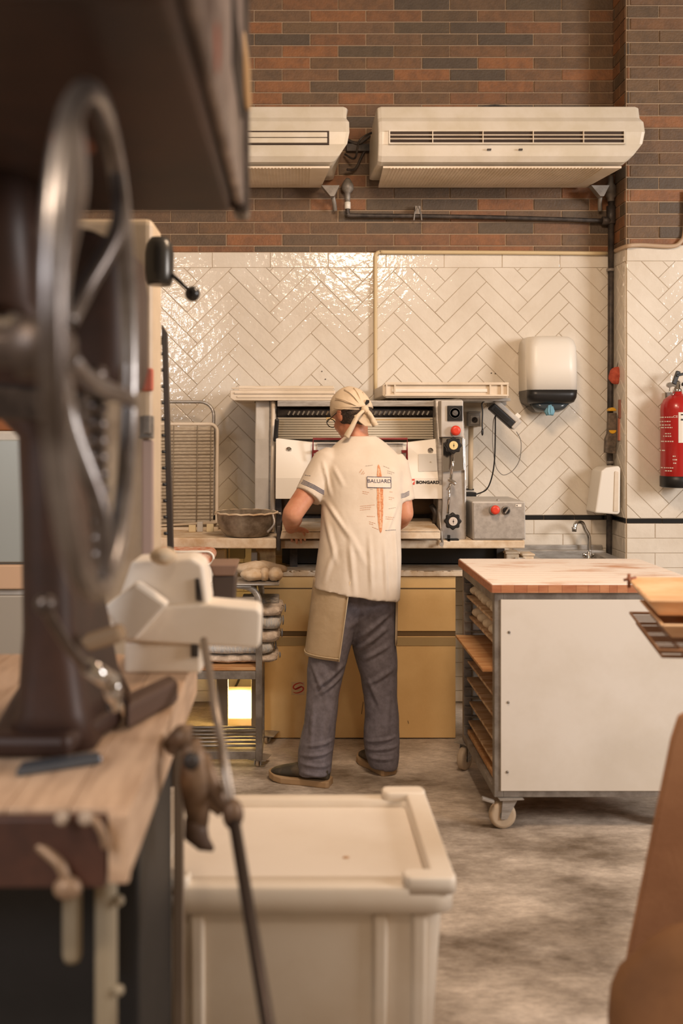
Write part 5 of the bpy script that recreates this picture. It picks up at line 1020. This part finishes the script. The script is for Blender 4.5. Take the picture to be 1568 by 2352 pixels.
d = o.modifiers.new('d', 'DISPLACE'); d.texture = tex('sackn', .14); d.strength = .05; d.texture_coords = 'LOCAL'
# ---------------------------------------------------------------- the baker
M_skin = pm('skin', (206, 148, 116), .5, col2=(190, 124, 94), ns=10, bump=.05, bs=60)
M_skin.node_tree.nodes['Principled BSDF'].inputs['Subsurface Weight'].default_value = .08
M_shirt = pm('white_jersey', (226, 214, 198), .88, bump=.25, bs=14, col2=(216, 202, 184), ns=4)
M_trous = pm('grey_blue_trousers', (124, 120, 130), .85, bump=.35, bs=16, col2=(108, 104, 112), ns=40)
M_apron = pm('canvas_apron', (200, 180, 150), .9, bump=.3, bs=20, col2=(184, 162, 130), ns=6)
M_cap = pm('bandana_cloth', (216, 196, 168), .88, bump=.2, bs=20)
M_hair = pm('dark_hair', (46, 36, 30), .7, col2=(78, 62, 50), ns=60, bump=.6, bs=160)
pr = None
def V(px, py, Y): return P(px, py, Y)
body = MB()
def cap(pts, rs, n=18): 
    pts = [Vector(p) for p in pts]; body.tube(pts, rs, n)
    body.ell(pts[0], (rs[0],)*3, n=14, m=8); body.ell(pts[-1], (rs[-1],)*3, n=14, m=8)
Yt = 4.36
# trunk and legs (inside the clothes)
body.loft([[Vector((cx+a*math.cos(t), cy+b*math.sin(t), z)) for t in [2*math.pi*k/24 for k in range(24)]] for cx, cy, z, a, b in
  ((.29, 4.32, .84, .145, .11), (.295, 4.32, .95, .15, .115), (.30, 4.33, 1.08, .14, .11), (.305, 4.35, 1.22, .155, .11), (.305, 4.37, 1.34, .165, .11), (.305, 4.385, 1.42, .15, .09), (.30, 4.395, 1.475, .07, .06))])
hL, kL, aL = V(770, 1395, 4.30), V(752, 1580, 4.24), V(728, 1752, 4.20)
hR, kR, aR = V(868, 1395, 4.32), V(872, 1580, 4.33), V(882, 1745, 4.33)
for h_, k_, a_ in ((hL, kL, aL), (hR, kR, aR)): cap([h_, k_, a_], [.085, .058, .036]); 
# neck and head
hc = Vector((.262, 4.44, 1.622)); 
Rh = (Euler((math.radians(-24), 0, 0)).to_matrix()); Rh = Matrix.Rotation(math.radians(40), 3, 'Z')@Matrix.Rotation(math.radians(-22), 3, 'X')   # head: local +Y is the face
hd = lambda x_, y_, z_: hc+Rh@Vector((x_, y_, z_))
cap([(.298, 4.39, 1.44), (.285, 4.415, 1.53), tuple(hd(0, -.02, -.03))], [.064, .058, .062])
body.ell(hd(0, -.012, .02), (.075, .096, .09), Rh, 24, 16)
body.ell(hd(0, .03, -.04), (.06, .062, .075), Rh, 20, 14)
body.ell(hd(0, .065, -.095), (.028, .024, .02), Rh, 14, 10)
body.ell(hd(0, .098, -.03), (.013, .022, .024), Rh, 12, 8); body.ell(hd(0, .092, -.01), (.009, .012, .03), Rh, 12, 8)
body.ell(hd(0, .085, -.065), (.024, .012, .007), Rh, 12, 8); body.ell(hd(0, .083, -.075), (.020, .011, .006), Rh, 12, 8)
for s in (-1, 1):
    body.ell(hd(s*.03, .075, .012), (.022, .012, .008), Rh, 12, 8)
    body.ell(hd(s*.036, .062, -.036), (.02, .02, .02), Rh, 12, 8)
    body.ell(hd(s*.076, -.006, -.014), (.009, .018, .031), Rh, 14, 10); body.ell(hd(s*.08, -.012, -.004), (.008, .016, .018), Rh, 12, 8)
# arms
sL, eL, wL = V(748, 1068, 4.36), V(672, 1180, 4.27), V(668, 1212, 4.50)
sR, eR, wR = V(912, 1068, 4.37), V(928, 1180, 4.36), V(905, 1212, 4.56)
cap([sL, sL.lerp(eL, .5), eL], [.048, .050, .046]); cap([eL, eL.lerp(wL, .35), wL], [.045, .047, .029])
cap([sR, sR.lerp(eR, .5), eR], [.046, .046, .043]); cap([eR, eR.lerp(wR, .35), wR], [.042, .044, .028])
def hand(w_, fwd, side, curl=.6, thumbside=1):
    fwd = Vector(fwd).normalized(); side = (Vector(side)-fwd*Vector(side).dot(fwd)).normalized(); up = side.cross(fwd)
    if up.z < 0: up = -up
    pc = w_+fwd*.05
    Rm_ = Matrix((side, fwd, up)).transposed()
    body.ell(pc, (.040, .052, .016), Rm_, 18, 12); body.ell(w_+fwd*.01, (.028, .03, .02), Rm_, 14, 10)
    for i, (o_, L) in enumerate(((-.03, .062), (-.010, .072), (.010, .069), (.029, .054))):
        b_ = pc+fwd*.04+side*o_*(1); k1 = b_+fwd*L*.42+side*o_*.15-up*.004; k2 = k1+fwd*L*.28-up*L*.30*curl; k3 = k2+fwd*L*.16-up*L*.30*curl
        cap([b_-fwd*.012, k1, k2, k3], [.0092, .0086, .008, .0068], 10)
    tb = w_+fwd*.022+side*.028*thumbside; t1_ = tb+fwd*.03+side*.026*thumbside-up*.006; t2_ = t1_+fwd*.026+side*.008*thumbside-up*.006
    cap([tb-side*.012*thumbside, t1_, t2_], [.014, .0105, .0085], 10)
hand(wL, (.28, 1, -.22), (1, -.1, 0), 1.25, 1); hand(wR, (-.18, 1, -.42), (1, .1, 0), 1.2, -1)
# feet inside the shoes
toeL = Vector((-.93, .25, 0)).normalized(); toeR = Vector((-.50, .75, 0)).normalized()
cap([aL, Vector((aL.x+.0, aL.y, .07))], [.036, .036]); cap([aR, Vector((aR.x, aR.y, .07))], [.036, .036])
person = one('person', body, M_skin, 'person in white T-shirt, apron and bandana, seen from behind at the dough machine', 'person')
remesh(person, .0055, 3)
def cloth(nm, mb, vox, mat, disp, sm=4, lab=None):
    o = bpy.data.objects.new(nm, me_of(nm, mb, mat, ORG[person.name])); link(o, person); props(o, lab); ORG[nm] = ORG[person.name]; ORG[o.name] = ORG[person.name]; remesh(o, vox, sm, disp); return o
def sst(a, b, x):
    t = min(1, max(0, (x-a)/(b-a))); return t*t*(3-2*t)
def folds(o, fn):
    me = o.data; me.update(); off = ORG[o.name]; nn = [v.normal.copy() for v in me.vertices]
    for v, n_ in zip(me.vertices, nn): v.co += n_*fn(v.co+off)
    me.update()
def crease(w_, a, b, amp, width, fr=2.2):   # a soft ridge with a valley beside it, from a to b in the XZ plane
    ax, az = a; bx, bz = b; dx, dz = bx-ax, bz-az; L2 = dx*dx+dz*dz; t = ((w_.x-ax)*dx+(w_.z-az)*dz)/L2
    if t < -.1 or t > 1.1: return 0
    L = math.sqrt(L2); d = ((w_.x-ax)*dz-(w_.z-az)*dx)/L
    if abs(d) > width*3: return 0
    return amp*math.sin(math.pi*min(1, max(0, t*.9+.05)))*math.cos(d/width*fr)*math.exp(-(d/width)**2)
def xz(px, py, Y=4.23): return X(px, Y), Z(py, Y)
SC_ = [(xz(748, 1150), xz(800, 1230), .010, .016), (xz(745, 1170), xz(770, 1290), .008, .018), (xz(742, 1060), xz(760, 1140), .010, .014), (xz(765, 1070), xz(790, 1120), .005, .016), (xz(915, 1150), xz(880, 1230), .006, .018),
       (xz(800, 1230), xz(812, 1365), .008, .018), (xz(845, 1220), xz(850, 1365), .007, .016), (xz(880, 1240), xz(884, 1370), .008, .016), (xz(770, 1250), xz(740, 1335), .006, .018), (xz(905, 1200), xz(908, 1360), .006, .014), (xz(780, 1180), xz(840, 1300), .005, .022)]
def shirt_fold(w_):
    h = sum(crease(w_, *c_) for c_ in SC_)
    h += .0022*math.sin(w_.x*55+math.sin(w_.z*9)*1.5)*sst(1.2, .9, w_.z)
    return h
TC_ = [(xz(905, 1395), xz(820, 1470), .009, .020), (xz(890, 1440), xz(815, 1500), .008, .018), (xz(880, 1380), xz(800, 1440), .007, .02), (xz(900, 1480), xz(830, 1520), .007, .018), (xz(790, 1520), xz(720, 1575), .011, .018), (xz(785, 1545), xz(725, 1590), .010, .014), (xz(715, 1520), xz(745, 1590), .007, .016),
       (xz(905, 1540), xz(840, 1580), .007, .018), (xz(845, 1560), xz(880, 1640), .008, .018), (xz(720, 1600), xz(712, 1700), .005, .016), (xz(760, 1610), xz(745, 1700), .005, .016), (xz(895, 1600), xz(890, 1690), .005, .018)]
for i_, (a_, b_) in enumerate((((690, 1722), (762, 1712)), ((688, 1738), (758, 1742)), ((690, 1758), (750, 1762)), ((700, 1700), (765, 1688)), ((842, 1712), (912, 1700)), ((845, 1730), (915, 1722)), ((850, 1748), (905, 1748)))): TC_.append((xz(*a_), xz(*b_), .010, .011))
def trouser_fold(w_):
    return sum(crease(w_, *c_) for c_ in TC_)+.0015*math.sin(w_.x*60+w_.z*12)
def erings(specs, n=40, e=.82):
    out = []
    for cx, cy, z, a, b, *tilt in specs:
        tl = tilt[0] if tilt else 0; r = []
        for k in range(n):
            t_ = 2*math.pi*k/n; ca, sa = math.cos(t_), math.sin(t_); x_ = a*abs(ca)**e*(1 if ca > 0 else -1); y_ = b*abs(sa)**e*(1 if sa > 0 else -1)
            r.append(Vector((cx+x_, cy+y_, z+tl*x_)))
        out.append(r)
    return out
def prow(py, l, r, Yc_, b, tilt=0):  # silhouette from the measured left and right edges, at the depth of the trunk
    z = Z(py, Yc_); return ((X(l, Yc_)+X(r, Yc_))/2, Yc_, z, (X(r, Yc_)-X(l, Yc_))/2, b, tilt)
sh = MB()
sh.loft(erings([prow(1363, 719, 917, 4.27, .142, -.15), prow(1338, 722, 918, 4.275, .142, -.11), prow(1300, 727, 918, 4.28, .14, -.04), prow(1255, 732, 918, 4.29, .138, -.02), prow(1205, 736, 920, 4.31, .134, 0), prow(1160, 739, 923, 4.335, .132), prow(1115, 735, 926, 4.355, .130), prow(1080, 730, 927, 4.365, .122),
   prow(1055, 738, 920, 4.375, .11), prow(1036, 752, 906, 4.385, .095), prow(1020, 768, 887, 4.39, .082), prow(1009, 782, 872, 4.395, .07), prow(1002, 791, 860, 4.40, .062)]))
def sleeve(a, b, r0, r1, n=28):
    d_ = (b-a); sh.tube([a-d_*.25, a, a.lerp(b, .5), b], [r0*.7, r0, (r0+r1)/2*1.03, r1], n)
cL, cR = V(706, 1141, 4.30), V(925, 1153, 4.37)
sleeve(V(757, 1062, 4.37), cL, .078, .066); sleeve(V(905, 1068, 4.38), cR, .068, .058)
shirt = cloth('t_shirt', sh, .0065, M_shirt, [(tex('w1', .22, 1), .014)], 6, 'white T-shirt with a printed back and striped sleeves')
folds(shirt, shirt_fold)
# trousers
tr_ = MB()
def pr2(py, l, r, Yc_, b, t_=0): return prow(py, l, r, Yc_, b, t_)
tr_.loft(erings([pr2(1772, 684, 760, 4.205, .085, .05), pr2(1748, 682, 764, 4.205, .085), pr2(1715, 686, 768, 4.21, .08), pr2(1660, 699, 771, 4.22, .075), pr2(1600, 702, 778, 4.235, .078), pr2(1550, 706, 789, 4.25, .085), pr2(1500, 708, 800, 4.27, .095), pr2(1440, 712, 820, 4.29, .105), pr2(1380, 722, 850, 4.30, .115), pr2(1330, 735, 860, 4.30, .11)], 32, .9))
tr_.loft(erings([pr2(1760, 846, 912, 4.33, .075, -.05), pr2(1735, 839, 917, 4.33, .075), pr2(1700, 836, 917, 4.33, .072), pr2(1650, 836, 914, 4.335, .072), pr2(1600, 834, 910, 4.335, .075), pr2(1550, 826, 909, 4.335, .082), pr2(1500, 812, 911, 4.33, .092), pr2(1440, 798, 912, 4.32, .105), pr2(1380, 780, 912, 4.31, .115), pr2(1330, 780, 905, 4.30, .11)], 32, .9))
trousers = cloth('trousers', tr_, .0065, M_trous, [(tex('w3', .16, 1), .016)], 4)
folds(trousers, trouser_fold)
# apron: a curved sheet round the left hip, and a sliver at the right
def sheet(nm, cols, th=.003):
    m = MB(); n = len(cols); k = len(cols[0]); vs = [p for c_ in cols for p in c_]
    m.add(vs, [(i*k+j, (i+1)*k+j, (i+1)*k+j+1, i*k+j+1) for i in range(n-1) for j in range(k-1)], 0, True)
    o = bpy.data.objects.new(nm, me_of(nm, m, M_apron, ORG[person.name])); link(o, person); ORG[o.name] = ORG[person.name]
    s = o.modifiers.new('s', 'SOLIDIFY'); s.thickness = th; return o
cols = []
for i in range(29):
    f = i/28; ang = math.radians(262-f*172)   # from the open back edge round the left side to the front
    col = []
    for j in range(17):
        g = j/16; z = Z(1325, 4.28)*(1-g)+Z(1500, 4.22)*g
        cx = (X(812, 4.28)*(1-g)+X(800, 4.24)*g); a_ = (X(812, 4.28)-X(722, 4.28))*(1-g)+(X(800, 4.24)-X(700, 4.24))*g; b_ = .142+.012*g
        a2 = ang+(math.radians(-6)*g*(1-f))
        rr = 1+.018*math.sin(ang*5+g*2)*g
        col.append(Vector((cx+a_*1.02*math.cos(a2)*rr, 4.285+b_*math.sin(a2)*rr, z-.018*(1-f)*g)))
    cols.append(col)
apron = sheet('apron', cols)
apron['label'] = 'beige canvas apron wrapped round the left hip'
hem = MB(); hem.tube([c_[-1]+Vector((0, -.003, .012)) for c_ in cols], .0022, 6); hem.tube([p+Vector((.0, -.004, 0)) for p in cols[0]], .0026, 6)
o = bpy.data.objects.new('apron_hem', me_of('apron_hem', hem, pm('hem_pale', (216, 198, 166), .9), ORG[person.name])); link(o, person)
cols = []
for i in range(7):
    f = i/6; ang = math.radians(-20+f*45); col = []
    for j in range(9):
        g = j/8; col.append(Vector((X(812, 4.28)+(.197-.004*g)*math.cos(ang)+.0, 4.30+.145*math.sin(ang), Z(1360, 4.28)*(1-g)+Z(1482, 4.26)*g)))
    cols.append(col)
sheet('apron_edge', cols)
# shoes
def shoe(heel, toe, nm, lift=0):
    heel = Vector(heel); toe = Vector(toe); d_ = (toe-heel); L = d_.length; d_.normalize(); s_ = Vector((-d_.y, d_.x, 0))
    prof = [(0, .026, .068), (.04, .035, .078), (.15, .037, .082), (.3, .037, .085), (.45, .038, .070), (.6, .044, .058), (.75, .047, .046), (.88, .040, .036), (.97, .024, .026), (1, .010, .016)]
    m = MB(); rings = []
    for f, w_, h_ in prof:
        r = []
        for k in range(18):
            t_ = 2*math.pi*k/18; r.append(heel+d_*(L*f)+s_*(w_*math.cos(t_))+Vector((0, 0, max(.012, .022+(h_)*.5*(1+math.sin(t_))))))
        rings.append(r)
    m.loft(rings); o = bpy.data.objects.new('shoe', me_of('shoe', m, pm('dusty_shoe', (66, 62, 54), .8, col2=(98, 88, 74), ns=14), ORG[person.name])); link(o, person); ORG[o.name] = ORG[person.name]; props(o, nm)
    sb = o.modifiers.new('s', 'SUBSURF'); sb.levels = 1; sb.render_levels = 2
    m = MB(); out = []
    for z_ in (0.001, .006, .024, .028):
        pts_ = []; e_ = .96 if z_ in (.001, .028) else 1.0
        for sg in (1, -1):
            pp = prof if sg == 1 else prof[::-1]
            for f, w_, h_ in pp:
                pts_.append(heel+d_*(L*(f*1.04-.02))+s_*(sg*(w_*1.1+.003)*e_)+Vector((0, 0, z_+(.012*max(0, (f-.8)/.2)))))
        out.append(pts_)
    m.loft(out, 0, False); so = bpy.data.objects.new('sole', me_of('sole', m, pm('tan_sole', (170, 142, 108), .7), ORG[person.name])); link(so, o); return o
shoe((X(756, 4.20), 4.16, 0), (X(622, 4.25), 4.25, 0), 'dark dusty left trainer with a tan sole, pointing left')
shoe((X(893, 4.30), 4.285, 0), (X(834, 4.42), 4.49, 0), 'dark right trainer half hidden by the trouser leg')
lc_ = MB()
for k in range(4): q = Vector((X(690, 4.2)-.012*k+.02, 4.185, .098-.009*k)); lc_.tube([q+Vector((.01, -.012, -.004)), q+Vector((0, .012, .002)), q+Vector((-.004, .04, -.004))], .003, 6)
o = bpy.data.objects.new('laces', me_of('laces', lc_, M_blk, ORG[person.name])); link(o, person)
# hair, bandana, glasses
hr = MB(); hr.ell(hd(0, -.028, -.005), (.080, .086, .085), Rh, 28, 18)
o = cloth('hair', hr, .005, M_hair, [(tex('h1', .02), .008)], 1)
bd_ = MB(); n = 40; rings = []
for i in range(15):
    f = i/14; th = math.radians(4+f*92); z_ = math.cos(th); s_ = math.sin(th); r = []
    for k in range(n):
        t_ = 2*math.pi*k/n; kn = math.exp(-(((t_-math.radians(300)+math.pi) % (2*math.pi)-math.pi)/.5)**2)
        w_ = 1+.012*math.sin(t_*14)*s_*kn
        dip = -.030*s_*max(0, math.sin(-t_))*f
        r.append(hd(.0885*s_*math.cos(t_)*w_, -.012+.107*s_*math.sin(t_)*w_, .022+.100*z_+dip))
    rings.append(r)
bd_.loft(rings)
o = bpy.data.objects.new('bandana', me_of('bandana', bd_, M_cap, ORG[person.name])); link(o, person); ORG[o.name] = ORG[person.name]; props(o, 'cream bandana tied at the back of the head')
band = o
sf = o.modifiers.new('d', 'DISPLACE'); sf.texture = tex('b1', .05); sf.strength = .010; sf.texture_coords = 'LOCAL'
kp = V(838, 940, 4.335)
m = MB(); m.ell(kp, (.018, .014, .016), n=14, m=10); m.ell(kp+Vector((.008, -.004, -.010)), (.012, .012, .014), n=12, m=8); obj('knot', m, M_cap, band)
# gathers running into the knot
for (px, py) in ((772, 918), (772, 938), (790, 899), (812, 893), (836, 900)):
    pts = []
    for k in range(9):
        f = k/8; q = hc.lerp(hc, 0); tgt = V(px, py, 4.40).lerp(kp, f)
        d_ = (tgt-hd(0, -.012, .02)).normalized(); pts.append(hd(0, -.012, .02)+Vector((d_.x*.0915, d_.y*.103, d_.z*.101)))
    m = MB(); m.tube(pts, [.002+.0015*f_/8 for f_ in range(9)], 6); obj('gather', m, M_cap, band)
def strip(pts, w0, w1, mat, nm, par, th=.003):
    pts = spline(pts, 6); m = MB(); vs = []
    for i, p in enumerate(pts):
        a = pts[max(i-1, 0)]; b = pts[min(i+1, len(pts)-1)]; t_ = (b-a).normalized(); n_ = t_.cross(Vector((0, -1, 0))).normalized(); ww = w0+(w1-w0)*i/(len(pts)-1)
        vs += [p+n_*ww+Vector((0, .004*math.sin(i*.9), 0)), p-Vector((0, .004, 0)), p-n_*ww+Vector((0, .004*math.cos(i), 0))]
    m.add(vs, [(3*i+j, 3*i+j+1, 3*i+j+4, 3*i+j+3) for i in range(len(pts)-1) for j in (0, 1)], 0, True)
    o = obj(nm, m, mat, par); s = o.modifiers.new('s', 'SOLIDIFY'); s.thickness = th; return o
strip([kp, V(822, 955, 4.31), V(808, 980, 4.305), V(795, 1004, 4.31)], .006, .013, M_cap, 'bandana_tail', band)
strip([kp+Vector((.004, 0, 0)), V(848, 950, 4.32), V(856, 965, 4.325), V(862, 978, 4.33)], .006, .014, M_cap, 'bandana_tail', band)
m = MB(); m.prism([V(838, 940, 4.335), V(822, 950, 4.335), V(812, 955, 4.335), V(826, 970, 4.33), V(838, 979, 4.325), V(852, 979, 4.325), V(853, 962, 4.33)], (0, .012, 0)); obj('bandana_flap', m, M_cap, band, bev=.003)
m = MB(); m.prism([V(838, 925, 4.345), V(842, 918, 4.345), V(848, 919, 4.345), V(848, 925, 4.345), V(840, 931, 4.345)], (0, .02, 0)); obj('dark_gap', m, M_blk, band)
m = MB()
ge = hd(-.034, .098, -.008)
def circ(c, r, n_=20): return [c+Rh@Vector((r*math.cos(t_), 0, r*.8*math.sin(t_))) for t_ in [2*math.pi*k/n_ for k in range(n_)]]
m.tube(circ(hd(-.036, .101, -.008), .027), .0022, 6, closed=True); m.tube(circ(hd(.036, .101, -.008), .027), .0022, 6, closed=True)
m.tube([hd(-.011, .103, -.004), hd(.011, .103, -.004)], .0022, 6)
for s in (-1, 1): m.tube([hd(s*.062, .1, -.004), hd(s*.078, .05, -.002), hd(s*.082, -.006, .004), hd(s*.080, -.024, -.016)], .0022, 6)
o = bpy.data.objects.new('glasses', me_of('glasses', m, M_blk, ORG[person.name])); link(o, person)
# prints on the shirt, laid on its surface
me = shirt.data; bvh = BVHTree.FromPolygons([v.co.copy() for v in me.vertices], [list(p.vertices) for p in me.polygons]); OO = ORG[person.name]
def onshirt(v, off=.0016):
    o_ = Vector((v.x, 3.6, v.z))-OO; hit = bvh.ray_cast(o_, Vector((0, 1, 0)))
    return (hit[0]+OO+Vector((0, -off, 0))) if hit[0] is not None else None
YS = 4.225
def decal(nm, vs, fs, mat, off=.0016):
    out = [onshirt(Vector(v), off) for v in vs]
    if any(o_ is None for o_ in out):
        fs = [f for f in fs if all(out[i] is not None for i in f)]; out = [o_ or Vector((0, 4.2, 1.3)) for o_ in out]
    if not fs: return
    m = MB().add(out, fs); o = bpy.data.objects.new(nm, me_of(nm, m, mat, OO)); link(o, shirt); return o
def band_(pts, w):   # subdivided ribbon of (px,py) points
    P_ = [P(a, b, YS) for a, b in pts]; Q = []
    for i in range(len(P_)-1):
        n_ = max(1, int((P_[i+1]-P_[i]).length/.008)); Q += [P_[i].lerp(P_[i+1], k/n_) for k in range(n_)]
    Q.append(P_[-1]); vs = []
    for i, p in enumerate(Q):
        t_ = (Q[min(i+1, len(Q)-1)]-Q[max(i-1, 0)]).normalized(); n_ = Vector((-t_.z, 0, t_.x)); vs += [p+n_*w/2, p-n_*w/2]
    return vs, [(2*i, 2*i+1, 2*i+3, 2*i+2) for i in range(len(Q)-1)]
M_ink = pm('navy_print', (64, 66, 92), .8); M_or = pm('orange_print', (196, 120, 76), .85, col2=(222, 170, 128), ns=120); M_orl = pm('pale_orange_print', (206, 156, 124), .85); M_tin = pm('grey_print', (172, 158, 146), .85); M_shp = pm('print_white', (226, 214, 200), .88)
out = []
for i in range(33):
    f = i/32; py = 1067+155*f; w_ = 7.2*math.sin(math.pi*min(1, max(0, f)))**.45*(1+.06*math.sin(i*1.7)); out.append((870.5+2.5*f+1.2*math.sin(f*5)-w_, 870.5+2.5*f+1.2*math.sin(f*5)+w_, py))
vs = []; fs = []
for i, (a, b, py) in enumerate(out): vs += [P(a, py, YS), P((a+b)/2, py, YS), P(b, py, YS)]
for i in range(len(out)-1):
    for j in (0, 1): fs.append((3*i+j, 3*i+j+1, 3*i+j+4, 3*i+j+3))
decal('bread_print', vs, fs, M_or)
for k in range(7):
    y_ = 1084+k*19.5; v_, f_ = band_([(873-3+.3*k, y_-8), (871+.3*k, y_), (870+.3*k, y_+9)], .0045); decal('bread_slash', v_, f_, pm('slash_pale', (226, 190, 158), .85), .0022)
v_ = [P(a, b, YS) for a, b in ((843, 1095), (861, 1095.5), (880, 1096), (899, 1096.5), (899, 1121), (880, 1120.5), (861, 1119.5), (843, 1119))]
decal('sign_ground', v_, [(0, 1, 6, 7), (1, 2, 5, 6), (2, 3, 4, 5)], M_shp, .0032)
for pts in (((843, 1095), (899, 1096.5)), ((899, 1096.5), (899, 1121)), ((899, 1121), (843, 1119)), ((843, 1119), (843, 1095))):
    v_, f_ = band_(pts, .0022); decal('sign_border', v_, f_, M_ink, .0045)
vs2, fs2 = text2d('BALUARD', .0225, .0, 1.08); c_ = P(871.5, 1105.5, YS); decal('shirt_lettering', [c_+Vector((x_, 0, y_-.02*x_)) for x_, y_ in vs2], fs2, M_ink, .0045)
random.seed(2)
def words(px, py, n_, mat, slope=0, size=2.0, rows=1, dx=22):
    for r_ in range(rows):
        x_ = px
        while x_ < px+dx-(r_*5):
            w_ = random.uniform(2, 4.5); v_, f_ = band_([(x_, py+r_*4.2+slope*(x_-px)), (x_+w_, py+r_*4.2+slope*(x_+w_-px))], .0019); decal('small_print', v_, f_, mat); x_ += w_+1.2
for a in ((840, 1071, 1, M_tin, -.15, 2, 1, 15), (882, 1071, 1, M_tin, .4, 2, 1, 14), (891, 1082, 1, M_tin, .3, 2, 2, 14), (832, 1128, 1, M_orl, .2, 2, 2, 14), (850, 1124, 1, M_tin, 0, 2, 1, 6), (895, 1130, 1, M_orl, .1, 2, 1, 5), (893, 1142, 1, M_orl, .2, 2, 3, 10), (826, 1162, 1, M_orl, -.1, 2, 3, 30),
          (892, 1168, 1, M_tin, -.1, 2, 1, 14), (841, 1184, 1, M_orl, .05, 2, 1, 19), (846, 1196, 1, M_orl, .3, 2, 2, 12), (884, 1186, 1, M_orl, .1, 2, 2, 22), (853, 1208, 1, M_orl, .4, 2, 1, 10), (883, 1216, 1, M_ink, .02, 2, 1, 25), (858, 1117, 1, M_ink, 0, 2, 1, 26)): words(*a)
for a in ((826, 1086, 832, 1078), (830, 1090, 836, 1082), (834, 1090, 838, 1086)): v_, f_ = band_(((a[0], a[1]), (a[2], a[3])), .002); decal('small_print', v_, f_, M_orl)
for k in range(4):
    o_ = k*2.9; v_, f_ = band_([(691-.8*o_*.4, 1102+o_), (705, 1107.5+o_), (722, 1115+o_), (737-.1*o_, 1124+o_), (745, 1129+o_)], .0022); decal('sleeve_stripe', v_, f_, pm('navy_stripe', (52, 62, 98), .8), .002)
    v_, f_ = band_([(924, 1137+o_), (935, 1136+o_*1), (946, 1131+o_)], .0020); decal('sleeve_stripe', v_, f_, MATS['navy_stripe'], .002)
words(700, 1093, 1, M_ink, .08, 2, 1, 12)
